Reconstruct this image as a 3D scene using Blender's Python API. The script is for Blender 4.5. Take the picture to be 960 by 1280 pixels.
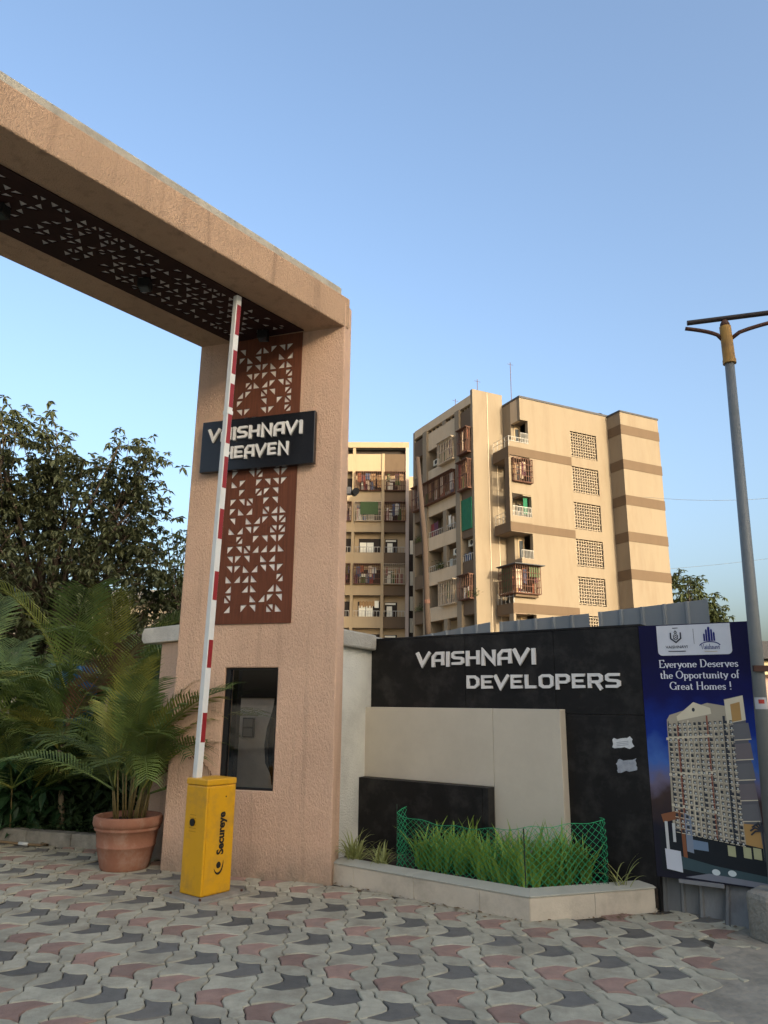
import bpy, bmesh, math, random
from math import sin, cos, pi, radians as R
from mathutils import Vector, Matrix

for o in list(bpy.data.objects):
    bpy.data.objects.remove(o)
scene = bpy.context.scene
COL = scene.collection
rnd = random.Random(7)

# ------------------------------------------------------------------ camera
EYE = 1.55
FPX = 930.0
PITCH, ROLL = R(14.59), R(0.63)
cam = bpy.data.cameras.new("camera")
cam.sensor_fit = 'VERTICAL'
cam.sensor_height = 24.0
cam.lens = 24.0 * FPX / 1280.0
cam.clip_start = 0.05
cam.clip_end = 3000
cam_o = bpy.data.objects.new("camera", cam)
COL.objects.link(cam_o)
fwd = Vector((0, cos(PITCH), sin(PITCH)))
up0 = Vector((0, -sin(PITCH), cos(PITCH)))
rt0 = Vector((1, 0, 0))
rt = cos(ROLL) * rt0 + sin(ROLL) * up0
up = -sin(ROLL) * rt0 + cos(ROLL) * up0
M = Matrix((rt, up, -fwd)).transposed().to_4x4()
M.translation = Vector((0, 0, EYE))
cam_o.matrix_world = M
scene.camera = cam_o

# ------------------------------------------------------------------ sky, sun, exposure
SUN_EL, SUN_AZ = R(13.0), R(148.0)      # azimuth clockwise from +Y
world = bpy.data.worlds.new("World")
scene.world = world
world.use_nodes = True
wt = world.node_tree
bg = wt.nodes["Background"]
sky = wt.nodes.new("ShaderNodeTexSky")
sky.sky_type = 'NISHITA'
sky.sun_disc = False
sky.sun_elevation = SUN_EL
sky.sun_rotation = SUN_AZ
sky.altitude = 100
sky.air_density = 1.0
sky.dust_density = 8.0
sky.ozone_density = 1.9
wt.links.new(sky.outputs[0], bg.inputs[0])
bg.inputs[1].default_value = 0.15
sun = bpy.data.lights.new("sun", 'SUN')
sun.energy = 2.0
sun.angle = R(0.5)
sun.color = (0.88, 0.775, 0.57)
sun_o = bpy.data.objects.new("sun", sun)
COL.objects.link(sun_o)
sdir = Vector((sin(SUN_AZ) * cos(SUN_EL), cos(SUN_AZ) * cos(SUN_EL), sin(SUN_EL)))
sun_o.rotation_euler = sdir.to_track_quat('Z', 'Y').to_euler()
scene.view_settings.view_transform = 'Standard'
scene.view_settings.look = 'None'
scene.view_settings.gamma = 1.0
scene.view_settings.exposure = 1.74
scene.render.engine = 'CYCLES'
scene.cycles.max_bounces = 8
scene.cycles.use_denoising = True


# ------------------------------------------------------------------ materials
def s2l(c):
    return tuple(((v / 255) / 12.92 if v / 255 <= .04045 else ((v / 255 + .055) / 1.055) ** 2.4) for v in c) + (1.0,)


def mat(name, col, rough=.8, var=.12, vscale=3.0, bump=0.0, bscale=40.0, spec=.3, metal=0.0, rand=0.0,
        stain=None, stain_scale=1.2, stain_amt=.5, stretch=None, coat=0.0, world_tex=False, trans=0.0):
    """Principled material with noise-driven tone, optional stain colour and bump."""
    m = bpy.data.materials.new(name)
    m.use_nodes = True
    t = m.node_tree
    N, L = t.nodes, t.links
    b = N["Principled BSDF"]
    b.inputs["Roughness"].default_value = rough
    b.inputs["Specular IOR Level"].default_value = spec
    b.inputs["Metallic"].default_value = metal
    if coat:
        b.inputs["Coat Weight"].default_value = coat
        b.inputs["Coat Roughness"].default_value = .08
    col = tuple(col[:3]) + (1.0,)
    tc = N.new("ShaderNodeTexCoord")
    vec = tc.outputs["Object"]
    if world_tex:                     # pieces that share a mesh must not share their grain
        vec = N.new("ShaderNodeNewGeometry").outputs["Position"]
    if stretch:
        mp = N.new("ShaderNodeMapping")
        mp.inputs["Scale"].default_value = stretch
        L.new(vec, mp.inputs[0])
        vec = mp.outputs[0]
    n = N.new("ShaderNodeTexNoise")
    n.inputs["Scale"].default_value = vscale
    n.inputs["Detail"].default_value = 6
    n.inputs["Roughness"].default_value = .65
    L.new(vec, n.inputs["Vector"])
    mr = N.new("ShaderNodeMapRange")
    mr.inputs[1].default_value = .25
    mr.inputs[2].default_value = .75
    mr.inputs[3].default_value = 1 - var
    mr.inputs[4].default_value = 1 + var
    L.new(n.outputs[0], mr.inputs[0])
    hsv = N.new("ShaderNodeHueSaturation")
    hsv.inputs["Color"].default_value = col
    if rand:
        oi = N.new("ShaderNodeObjectInfo")
        m2 = N.new("ShaderNodeMapRange")
        m2.inputs[3].default_value = 1 - rand
        m2.inputs[4].default_value = 1 + rand
        L.new(oi.outputs["Random"], m2.inputs[0])
        mu = N.new("ShaderNodeMath")
        mu.operation = 'MULTIPLY'
        L.new(mr.outputs[0], mu.inputs[0])
        L.new(m2.outputs[0], mu.inputs[1])
        L.new(mu.outputs[0], hsv.inputs["Value"])
    else:
        L.new(mr.outputs[0], hsv.inputs["Value"])
    out = hsv.outputs[0]
    if stain:
        n2 = N.new("ShaderNodeTexNoise")
        n2.inputs["Scale"].default_value = stain_scale
        n2.inputs["Detail"].default_value = 8
        n2.inputs["Roughness"].default_value = .7
        L.new(vec, n2.inputs["Vector"])
        r2 = N.new("ShaderNodeMapRange")
        r2.inputs[1].default_value = .48
        r2.inputs[2].default_value = .72
        r2.inputs[4].default_value = stain_amt
        L.new(n2.outputs[0], r2.inputs[0])
        mx = N.new("ShaderNodeMix")
        mx.data_type = 'RGBA'
        L.new(r2.outputs[0], mx.inputs[0])
        L.new(out, mx.inputs[6])
        mx.inputs[7].default_value = tuple(stain[:3]) + (1,)
        out = mx.outputs[2]
    L.new(out, b.inputs["Base Color"])
    if bump:
        n3 = N.new("ShaderNodeTexNoise")
        n3.inputs["Scale"].default_value = bscale
        n3.inputs["Detail"].default_value = 4
        L.new(vec, n3.inputs["Vector"])
        bp = N.new("ShaderNodeBump")
        bp.inputs["Strength"].default_value = bump
        bp.inputs["Distance"].default_value = .02
        L.new(n3.outputs[0], bp.inputs["Height"])
        L.new(bp.outputs[0], b.inputs["Normal"])
    if trans:
        # leaf-like: mix in a translucent lobe
        tr = N.new("ShaderNodeBsdfTranslucent")
        L.new(out, tr.inputs[0])
        ms = N.new("ShaderNodeMixShader")
        ms.inputs[0].default_value = trans
        L.new(b.outputs[0], ms.inputs[1])
        L.new(tr.outputs[0], ms.inputs[2])
        L.new(ms.outputs[0], N["Material Output"].inputs[0])
    return m


def stucco_mat(name, col, dirt):
    """Trowelled stucco: slanted strokes in the relief, soft dirt patches."""
    m = mat(name, col, rough=.92, var=.10, vscale=1.3, spec=.15, stain=dirt, stain_scale=1.0, stain_amt=.28)
    t = m.node_tree
    N, L = t.nodes, t.links
    tc = N.new("ShaderNodeTexCoord")
    mp = N.new("ShaderNodeMapping")
    mp.inputs["Rotation"].default_value = (.5, .6, .4)
    mp.inputs["Scale"].default_value = (1.0, 1.0, .42)
    L.new(tc.outputs["Object"], mp.inputs[0])
    a = N.new("ShaderNodeTexNoise")
    a.inputs["Scale"].default_value = 70
    a.inputs["Detail"].default_value = 3
    a.inputs["Distortion"].default_value = .8
    L.new(mp.outputs[0], a.inputs["Vector"])
    r = N.new("ShaderNodeMapRange")
    r.inputs[1].default_value = .38
    r.inputs[2].default_value = .62
    L.new(a.outputs[0], r.inputs[0])
    bp = N.new("ShaderNodeBump")
    bp.inputs["Strength"].default_value = .7
    bp.inputs["Distance"].default_value = .009
    L.new(r.outputs[0], bp.inputs["Height"])
    L.new(bp.outputs[0], N["Principled BSDF"].inputs["Normal"])
    # rain streaks: narrow upright marks that come and go along the wall
    bc = N["Principled BSDF"].inputs["Base Color"]
    src = bc.links[0].from_socket
    m2 = N.new("ShaderNodeMapping")
    m2.inputs["Scale"].default_value = (9, 9, .55)
    L.new(tc.outputs["Object"], m2.inputs[0])
    s1 = N.new("ShaderNodeTexNoise")
    s1.inputs["Scale"].default_value = 1.0
    s1.inputs["Detail"].default_value = 5
    L.new(m2.outputs[0], s1.inputs["Vector"])
    r1 = N.new("ShaderNodeMapRange")
    r1.inputs[1].default_value = .54
    r1.inputs[2].default_value = .74
    r1.inputs[4].default_value = .55
    L.new(s1.outputs[0], r1.inputs[0])
    mx = N.new("ShaderNodeMix")
    mx.data_type = 'RGBA'
    L.new(r1.outputs[0], mx.inputs[0])
    L.new(src, mx.inputs[6])
    mx.inputs[7].default_value = tuple(dirt[:3]) + (1,)
    # mud splashed along the foot of the wall
    sx = N.new("ShaderNodeSeparateXYZ")
    L.new(tc.outputs["Object"], sx.inputs[0])
    zr = N.new("ShaderNodeMapRange")
    zr.inputs[1].default_value = .32
    zr.inputs[2].default_value = .0
    zr.inputs[4].default_value = 1.3
    L.new(sx.outputs[2], zr.inputs[0])
    s3 = N.new("ShaderNodeTexNoise")
    s3.inputs["Scale"].default_value = 7
    s3.inputs["Detail"].default_value = 7
    L.new(tc.outputs["Object"], s3.inputs["Vector"])
    mm = N.new("ShaderNodeMath")
    mm.operation = 'MULTIPLY'
    mm.use_clamp = True
    L.new(zr.outputs[0], mm.inputs[0])
    L.new(s3.outputs[0], mm.inputs[1])
    my = N.new("ShaderNodeMix")
    my.data_type = 'RGBA'
    L.new(mm.outputs[0], my.inputs[0])
    L.new(mx.outputs[2], my.inputs[6])
    my.inputs[7].default_value = (.26, .21, .155, 1)
    L.new(my.outputs[2], bc)
    return m


def glass_mat(name, tint=(.02, .025, .03), amt=.75):
    m = bpy.data.materials.new(name)
    m.use_nodes = True
    t = m.node_tree
    N, L = t.nodes, t.links
    N.remove(N["Principled BSDF"])
    g = N.new("ShaderNodeBsdfGlossy")
    g.inputs[1].default_value = .03
    tr = N.new("ShaderNodeBsdfTransparent")
    tr.inputs[0].default_value = (amt, amt, amt, 1)
    fr = N.new("ShaderNodeFresnel")
    fr.inputs[0].default_value = 1.5
    mx = N.new("ShaderNodeMixShader")
    L.new(fr.outputs[0], mx.inputs[0])
    L.new(tr.outputs[0], mx.inputs[1])
    L.new(g.outputs[0], mx.inputs[2])
    L.new(mx.outputs[0], N["Material Output"].inputs[0])
    return m


MT = {}
MT['stucco'] = stucco_mat("peach_stucco", (.66, .44, .305), (.44, .29, .20))
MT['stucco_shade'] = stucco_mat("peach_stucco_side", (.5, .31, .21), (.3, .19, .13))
MT['stucco_beam'] = stucco_mat("darkened_beam_stucco", (.47, .315, .205), (.25, .165, .11))  # gate stucco darkened so the beam looks more shaded; the streaks are dirt
MT['coping'] = mat("weathered_coping", (.40, .37, .30), .9, .2, 2.5, .4, 60, stain=(.13, .12, .10), stain_scale=3, stain_amt=.6)
MT['white_wall'] = mat("rough_white_plaster", (.66, .65, .57), .92, .12, 2.0, .6, 55, stain=(.25, .24, .20), stain_scale=1.5, stain_amt=.35)
MT['grey_coping'] = mat("grey_cement", (.36, .34, .29), .92, .2, 3, .5, 60, stain=(.12, .12, .11), stain_amt=.5)
MT['lattice'] = mat("brown_wood_laminate", (.135, .047, .025), .6, .28, 6, .15, 30, spec=.15, stretch=(9, 9, .5))
MT['lattice_back'] = mat("pale_backing", (.80, .76, .70), .8, .08, 3)
MT['granite'] = mat("black_granite", (.010, .0092, .009), .5, .35, 6, .06, 90, spec=.22, stain=(.045, .042, .038), stain_scale=3.5, stain_amt=.85)
MT['beige'] = mat("beige_stone_tile", (.56, .50, .395), .55, .10, 1.2, .04, 60, spec=.35, stain=(.40, .35, .27), stain_scale=1.1, stain_amt=.35)
MT['kerb_tile'] = mat("beige_kerb_stone", (.56, .49, .38), .7, .14, 2.2, .15, 60, stain=(.2, .17, .13), stain_scale=2.5, stain_amt=.5)
MT['ledge'] = mat("grey_ledge_stone", (.40, .39, .32), .7, .16, 3, .15, 60, stain=(.18, .17, .14), stain_scale=3, stain_amt=.5)
MT['letter'] = mat("white_letter", (.72, .70, .66), .45, .06, 5)
MT['board'] = mat("black_acrylic_board", (.010, .011, .014), .22, .2, 3, spec=.5)
MT['yellow'] = mat("yellow_painted_steel", (.66, .335, .008), .38, .06, 2, .02, 120, spec=.45, stain=(.36, .21, .05), stain_scale=4.5, stain_amt=.7)
MT['black'] = mat("black_plastic", (.012, .012, .012), .5, .1, 3)
MT['white_paint'] = mat("white_paint", (.68, .69, .66), .45, .06, 4, stain=(.4, .38, .33), stain_scale=4, stain_amt=.35)
MT['red'] = mat("red_reflective", (.26, .016, .02), .35, .1, 12)
MT['concrete'] = mat("rough_concrete", (.27, .25, .205), .95, .3, 5, .8, 35, stain=(.09, .085, .07), stain_scale=3, stain_amt=.6)
MT['terracotta'] = mat("terracotta", (.31, .14, .085), .8, .15, 3, .1, 50, stain=(.46, .33, .25), stain_scale=5, stain_amt=.6)
MT['soil'] = mat("soil", (.045, .032, .022), 1, .5, 14, 1, 30)
MT['pv_grey'] = mat("grey_paver", (.405, .372, .272), .92, .22, 9, .5, 120, rand=.13, stain=(.21, .18, .13), stain_scale=2.6, stain_amt=.75, world_tex=True)
MT['pv_red'] = mat("red_paver", (.31, .198, .15), .92, .22, 9, .5, 120, rand=.22, stain=(.27, .21, .165), stain_scale=3.1, stain_amt=.75, world_tex=True)
MT['pv_dark'] = mat("dark_paver", (.135, .127, .108), .92, .22, 9, .5, 120, rand=.25, stain=(.20, .175, .14), stain_scale=3.1, stain_amt=.7, world_tex=True)
MT['joint'] = mat("joint_sand", (.055, .048, .038), 1, .4, 12, .6, 60)
MT['dirt'] = mat("dusty_ground", (.30, .265, .20), 1, .25, 2.5, .8, 18, stain=(.09, .085, .07), stain_scale=1.5, stain_amt=.7)
MT['sheet'] = mat("grey_metal_sheet", (.19, .21, .22), .55, .15, 1.5, .08, 8, spec=.4, stretch=(1, 1, .2), stain=(.30, .29, .27), stain_scale=2.5, stain_amt=.5)
MT['sheet_dirty'] = mat("dirty_metal_sheet", (.17, .17, .16), .7, .3, 4, .1, 20, stretch=(1, 1, .2), stain=(.06, .055, .05), stain_scale=3, stain_amt=.7)
MT['pole'] = mat("galvanised_pole", (.16, .17, .165), .5, .25, 4, .08, 60, spec=.45, metal=.2, stain=(.07, .08, .07), stain_scale=4, stain_amt=.6)
MT['pole_yellow'] = mat("weathered_yellow_paint", (.34, .19, .045), .6, .25, 10, .1, 60, stain=(.16, .09, .04), stain_scale=8, stain_amt=.7)
MT['rust'] = mat("rust_brown", (.075, .034, .022), .7, .3, 12)
MT['net'] = mat("green_plastic_net", (.016, .30, .12), .5, .1, 6, spec=.4)
MT['blade'] = mat("grass_blade", (.25, .36, .06), .5, .5, 2.2, trans=.3)
MT['blade2'] = mat("variegated_blade", (.32, .34, .12), .5, .35, 18, trans=.3)
MT['palm'] = mat("palm_leaf", (.12, .165, .042), .5, .45, 2.2, spec=.35, trans=.25, rand=.3)
MT['palm_y'] = mat("palm_leaf_yellowing", (.24, .24, .05), .5, .4, 3, trans=.25, rand=.25)
MT['palm_dry'] = mat("palm_leaf_dry", (.19, .11, .06), .7, .3, 3, trans=.2)
MT['cane'] = mat("palm_cane", (.18, .135, .05), .6, .3, 9, stretch=(1, 1, 3))
MT['trunk_pale'] = mat("pale_ringed_trunk", (.25, .20, .13), .85, .35, 6, .4, 30, stretch=(.5, .5, 6))
MT['bark'] = mat("bark", (.075, .055, .04), .95, .35, 8, .6, 30)
MT['leaf_tree'] = mat("dusty_tree_leaf", (.072, .082, .038), .65, .5, 1.4, trans=.22)
MT['leaf_tree2'] = mat("greener_tree_leaf", (.075, .095, .036), .65, .45, 1.4, trans=.22)
MT['leaf_dark'] = mat("dark_shrub_leaf", (.04, .07, .025), .5, .5, 3, trans=.2)
MT['leaf_broad'] = mat("broad_green_leaf", (.03, .075, .028), .4, .4, 3, trans=.25)
MT['leaf_far'] = mat("far_tree_leaf", (.06, .075, .028), .7, .4, .8, trans=.2)
# building paints
CREAM, TAN, BROWN = (.20, .160, .112), (.50, .40, .28), (.105, .071, .044)
MT['cream'] = mat("cream_wall_paint", CREAM, .9, .07, .5, .1, 3, stain=(.155, .112, .072), stain_scale=.7, stain_amt=.6, stretch=(1.4, 1.4, .25))
MT['cream_pale'] = mat("pale_cream_paint", (.31, .238, .15), .9, .07, .5, .05, 3, stain=(.24, .18, .11), stain_scale=.8, stain_amt=.5, stretch=(1.4, 1.4, .25))
MT['tan'] = mat("tan_panel_paint", (.46, .355, .24), .9, .07, .5, .05, 3, stain=(.31, .23, .15), stain_scale=.8, stain_amt=.4, stretch=(1.4, 1.4, .3))
MT['brown'] = mat("brown_band_paint", BROWN, .9, .07, .5, .05, 3, stain=(.08, .054, .033), stain_scale=.8, stain_amt=.4, stretch=(1.4, 1.4, .3))
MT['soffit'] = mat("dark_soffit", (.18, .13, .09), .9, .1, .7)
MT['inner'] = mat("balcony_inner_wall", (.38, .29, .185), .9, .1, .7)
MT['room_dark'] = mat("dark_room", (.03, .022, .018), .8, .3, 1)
MT['curtain'] = mat("white_window", (.72, .70, .60), .35, .06, 1)
MT['shade_pane'] = mat("shaded_pane", (.045, .05, .055), .15, .3, .8, spec=.5)
MT['jali'] = mat("jali_screen", (.32, .26, .19), .85, .06, 1)
MT['grill'] = mat("rusty_grill_bar", (.10, .045, .028), .7, .3, 2)
MT['grill_pale'] = mat("pale_grill_bar", (.42, .34, .25), .7, .2, 2)
MT['green_cloth'] = mat("green_shade_cloth", (.012, .11, .055), .8, .2, 3)
MT['olive_sheet'] = mat("olive_plastic_sheet", (.05, .085, .035), .7, .2, 3)
MT['railing'] = mat("steel_railing", (.40, .38, .34), .5, .1, 2)
MT['roof_sheet'] = mat("dark_roof_sheet", (.05, .05, .055), .6, .2, 1)
CLOTH = [mat("washing_" + n, c, .9, .25, 2) for n, c in (("maroon", (.17, .035, .03)), ("cream", (.5, .4, .3)), ("rust", (.24, .08, .04)),
         ("plum", (.08, .03, .05)), ("white", (.6, .57, .5)), ("leafy", (.05, .08, .025)), ("blue", (.06, .09, .16)), ("tan", (.32, .2, .1)))]


# ------------------------------------------------------------------ mesh helpers
class MB:
    def __init__(self):
        self.v, self.f, self.m = [], [], []
        self.cur = 0

    def add(self, vs, fs):
        o = len(self.v)
        self.v += [tuple(p) for p in vs]
        for f in fs:
            self.f.append(tuple(i + o for i in f))
            self.m.append(self.cur)
        return self

    def box(self, x0, x1, y0, y1, z0, z1):
        vs = [(x0, y0, z0), (x1, y0, z0), (x1, y1, z0), (x0, y1, z0), (x0, y0, z1), (x1, y0, z1), (x1, y1, z1), (x0, y1, z1)]
        return self.add(vs, [(3, 2, 1, 0), (4, 5, 6, 7), (0, 1, 5, 4), (1, 2, 6, 5), (2, 3, 7, 6), (3, 0, 4, 7)])

    def prism(self, poly, z0, z1):
        """vertical prism over a counter-clockwise xy polygon"""
        n = len(poly)
        vs = [(p[0], p[1], z0) for p in poly] + [(p[0], p[1], z1) for p in poly]
        fs = [tuple(range(n - 1, -1, -1)), tuple(range(n, 2 * n))]
        fs += [(i, (i + 1) % n, n + (i + 1) % n, n + i) for i in range(n)]
        return self.add(vs, fs)

    def slab_xz(self, poly, y0, y1):
        """prism over an xz polygon, y0 is the front (towards -y)"""
        n = len(poly)
        vs = [(p[0], y0, p[1]) for p in poly] + [(p[0], y1, p[1]) for p in poly]
        fs = [tuple(range(n)), tuple(range(2 * n - 1, n - 1, -1))]
        fs += [((i + 1) % n, i, n + i, n + (i + 1) % n) for i in range(n)]
        return self.add(vs, fs)

    def tube(self, pts, rad, n=8, cap=True):
        pts = [Vector(p) for p in pts]
        if not hasattr(rad, '__len__'):
            rad = [rad] * len(pts)
        rings = []
        prev = None
        for i, p in enumerate(pts):
            d = (pts[min(i + 1, len(pts) - 1)] - pts[max(i - 1, 0)]).normalized()
            if prev is None:
                a = Vector((0, 0, 1)) if abs(d.z) < .9 else Vector((1, 0, 0))
                s = d.cross(a).normalized()
            else:
                s = (prev - d * prev.dot(d)).normalized()
            prev = s
            t = d.cross(s)
            rings.append([p + rad[i] * (cos(2 * pi * k / n) * s + sin(2 * pi * k / n) * t) for k in range(n)])
        vs = [q for r_ in rings for q in r_]
        fs = []
        for i in range(len(pts) - 1):
            for k in range(n):
                fs.append((i * n + k, i * n + (k + 1) % n, (i + 1) * n + (k + 1) % n, (i + 1) * n + k))
        if cap:
            fs.append(tuple(range(n - 1, -1, -1)))
            fs.append(tuple((len(pts) - 1) * n + k for k in range(n)))
        return self.add(vs, fs)

    def lathe(self, prof, n=32):
        vs, fs = [], []
        for r_, z in prof:
            vs += [(r_ * cos(2 * pi * k / n), r_ * sin(2 * pi * k / n), z) for k in range(n)]
        for i in range(len(prof) - 1):
            for k in range(n):
                fs.append((i * n + k, i * n + (k + 1) % n, (i + 1) * n + (k + 1) % n, (i + 1) * n + k))
        fs.append(tuple(range(n - 1, -1, -1)))
        fs.append(tuple((len(prof) - 1) * n + k for k in range(n)))
        return self.add(vs, fs)

    def wall(self, x0, x1, z0, z1, y0, y1, holes=()):
        """wall in the xz plane from y0 (front) to y1 with rectangular holes (x0,x1,z0,z1)"""
        xs = sorted({x0, x1, *[h[0] for h in holes], *[h[1] for h in holes]})
        zs = sorted({z0, z1, *[h[2] for h in holes], *[h[3] for h in holes]})
        nx, nz = len(xs), len(zs)
        solid = {}
        for i in range(nx - 1):
            for k in range(nz - 1):
                cx, cz = (xs[i] + xs[i + 1]) / 2, (zs[k] + zs[k + 1]) / 2
                solid[i, k] = not any(h[0] < cx < h[1] and h[2] < cz < h[3] for h in holes)
        ids, vs, fs = {}, [], []

        def V(i, k, b):
            if (i, k, b) not in ids:
                ids[i, k, b] = len(vs)
                vs.append((xs[i], y1 if b else y0, zs[k]))
            return ids[i, k, b]
        for (i, k), s in solid.items():
            if not s:
                continue
            fs.append((V(i, k, 0), V(i + 1, k, 0), V(i + 1, k + 1, 0), V(i, k + 1, 0)))
            fs.append((V(i, k + 1, 1), V(i + 1, k + 1, 1), V(i + 1, k, 1), V(i, k, 1)))
            if not solid.get((i - 1, k)):
                fs.append((V(i, k, 1), V(i, k, 0), V(i, k + 1, 0), V(i, k + 1, 1)))
            if not solid.get((i + 1, k)):
                fs.append((V(i + 1, k, 0), V(i + 1, k, 1), V(i + 1, k + 1, 1), V(i + 1, k + 1, 0)))
            if not solid.get((i, k - 1)):
                fs.append((V(i, k, 1), V(i + 1, k, 1), V(i + 1, k, 0), V(i, k, 0)))
            if not solid.get((i, k + 1)):
                fs.append((V(i, k + 1, 0), V(i + 1, k + 1, 0), V(i + 1, k + 1, 1), V(i, k + 1, 1)))
        return self.add(vs, fs)

    def build(self, name, mats, parent=None, smooth=False, bevel=0.0, kind=None, label=None):
        me = bpy.data.meshes.new(name)
        me.from_pydata(self.v, [], self.f)
        if not isinstance(mats, (list, tuple)):
            mats = [mats]
        for m in mats:
            me.materials.append(m)
        if len(mats) > 1:
            me.polygons.foreach_set("material_index", self.m)
        if bevel:
            bm = bmesh.new()
            bm.from_mesh(me)
            es = [e for e in bm.edges if len(e.link_faces) == 2 and e.calc_face_angle(0) > .6]
            bmesh.ops.bevel(bm, geom=es, offset=bevel, segments=2, profile=.5, affect='EDGES', clamp_overlap=True)
            bm.to_mesh(me)
            bm.free()
        if smooth:
            me.polygons.foreach_set("use_smooth", [True] * len(me.polygons))
        me.update()
        return link(name, me, parent, kind, label)


def link(name, me, parent=None, kind=None, label=None):
    o = bpy.data.objects.new(name, me)
    COL.objects.link(o)
    if parent is not None:
        o.parent = parent
    if kind:
        o["kind"] = kind
    if label:
        o["label"] = label
    return o


def thing(name, label, cat, loc=(0, 0, 0), rz=0.0, group=None):
    o = bpy.data.objects.new(name, None)
    COL.objects.link(o)
    o.empty_display_size = .2
    o.location = loc
    o.rotation_euler = (0, 0, rz)
    o["label"], o["category"] = label, cat
    if group:
        o["group"] = group
    return o


def tag(o, label, cat, group=None):
    o["label"], o["category"] = label, cat
    if group:
        o["group"] = group
    return o


def az_rot(az):            # rotation whose local +x points along compass azimuth az (degrees)
    return R(90 - az)


# ------------------------------------------------------------------ lettering
def strip(mb, pts, w, y, depth, wx=None):
    """one pen stroke as an extruded strip in the xz plane; wx = width of upright strokes when it differs"""
    n = len(pts)
    P = [Vector(p) for p in pts]
    closed = (P[0] - P[-1]).length < 1e-6 and n > 2
    if closed:
        P = P[:-1]
        n -= 1
    Ls, Rs = [], []

    def half(d):
        nn = Vector((-d.y, d.x))
        hw = w / 2 if wx is None else .5 * math.sqrt((wx * nn.x) ** 2 + (w * nn.y) ** 2)
        return nn, hw
    for i in range(n):
        a = P[i] - P[i - 1] if (closed or i > 0) else P[1] - P[0]
        b = P[(i + 1) % n] - P[i] if (closed or i < n - 1) else P[-1] - P[-2]
        a, b = a.normalized(), b.normalized()
        na, ha = half(a)
        nb, hb = half(b)
        m_ = (na + nb)
        if m_.length < 1e-3:
            m_ = na
        m_.normalize()
        h = (ha + hb) / 2 / max(.5, m_.dot(na))
        Ls.append(P[i] + m_ * h)
        Rs.append(P[i] - m_ * h)
    vs = [(p.x, y, p.y) for p in Ls] + [(p.x, y, p.y) for p in Rs] + [(p.x, y + depth, p.y) for p in Ls] + [(p.x, y + depth, p.y) for p in Rs]
    fs = []
    for i in range(n if closed else n - 1):
        j = (i + 1) % n
        fs.append((i, n + i, n + j, j))
        fs.append((i, j, 2 * n + j, 2 * n + i))
        fs.append((n + j, n + i, 3 * n + i, 3 * n + j))
    if not closed:
        fs.append((0, 2 * n, 3 * n, n))
        fs.append((n - 1, 2 * n - 1, 4 * n - 1, 3 * n - 1))
    mb.add(vs, fs)


TECH = {
    'V': (.86, [[(.02, 1.0), (.36, .06), (.84, 1.0)]]),
    'A': (.80, [[(.10, -.12), (.10, .62), (.30, .90), (.70, .90), (.70, 0)], [(.10, .36), (.70, .36)]]),
    'I': (.24, [[(.12, -.12), (.12, 1.0)]]),
    'S': (.78, [[(.74, .90), (.20, .90), (.10, .80), (.10, .60), (.18, .52), (.58, .48), (.68, .40), (.68, .20), (.58, .10), (.02, .10)]]),
    'H': (.82, [[(.10, -.10), (.10, 1.0)], [(.72, 0), (.72, 1.0)], [(.10, .48), (.72, .48)]]),
    'N': (.82, [[(.10, -.10), (.10, .96), (.72, .06), (.72, 1.0)]]),
    'D': (.82, [[(.10, .10), (.10, .90), (.52, .90), (.72, .70), (.72, .30), (.52, .10), (.02, .10)]]),
    'E': (.74, [[(.70, .90), (.10, .90), (.10, .10), (.70, .10)], [(.10, .50), (.60, .50)]]),
    'L': (.70, [[(.10, 1.0), (.10, .10), (.66, .10)]]),
    'O': (.84, [[(.10, .24), (.10, .76), (.24, .90), (.60, .90), (.74, .76), (.74, .24), (.60, .10), (.24, .10), (.10, .24)]]),
    'P': (.78, [[(.10, -.10), (.10, .90), (.58, .90), (.70, .78), (.70, .54), (.58, .42), (.10, .42)]]),
    'R': (.80, [[(.10, 0), (.10, .90), (.58, .90), (.70, .78), (.70, .54), (.58, .42), (.10, .42)], [(.44, .42), (.70, -.12)]]),
    ' ': (.4, []),
}


def tech_text(txt, x0, x1, z0, h, y, parent, m, depth=.02, pen=.19):
    tot = sum(TECH[c][0] for c in txt) + .10 * (len(txt) - 1)
    s = (x1 - x0) / tot
    x = x0
    for c in txt:
        w, ss = TECH[c]
        mb = MB()
        for k, st in enumerate(ss):
            strip(mb, [(x + px * s, z0 + pz * h) for px, pz in st], pen * h, y + .0012 * k, depth - .0012 * k, wx=pen * s)
        if ss:
            mb.build("letter", m, parent)
        x += (w + .10) * s


def arc(cx, cy, rx, ry, a0, a1, n=10):
    return [(cx + rx * cos(R(a0 + (a1 - a0) * i / n)), cy + ry * sin(R(a0 + (a1 - a0) * i / n))) for i in range(n + 1)]


SF = [(-.07, 0), (.07, 0)]


def serif(x, z):
    return [(x - .10, z), (x + .10, z)]


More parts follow.
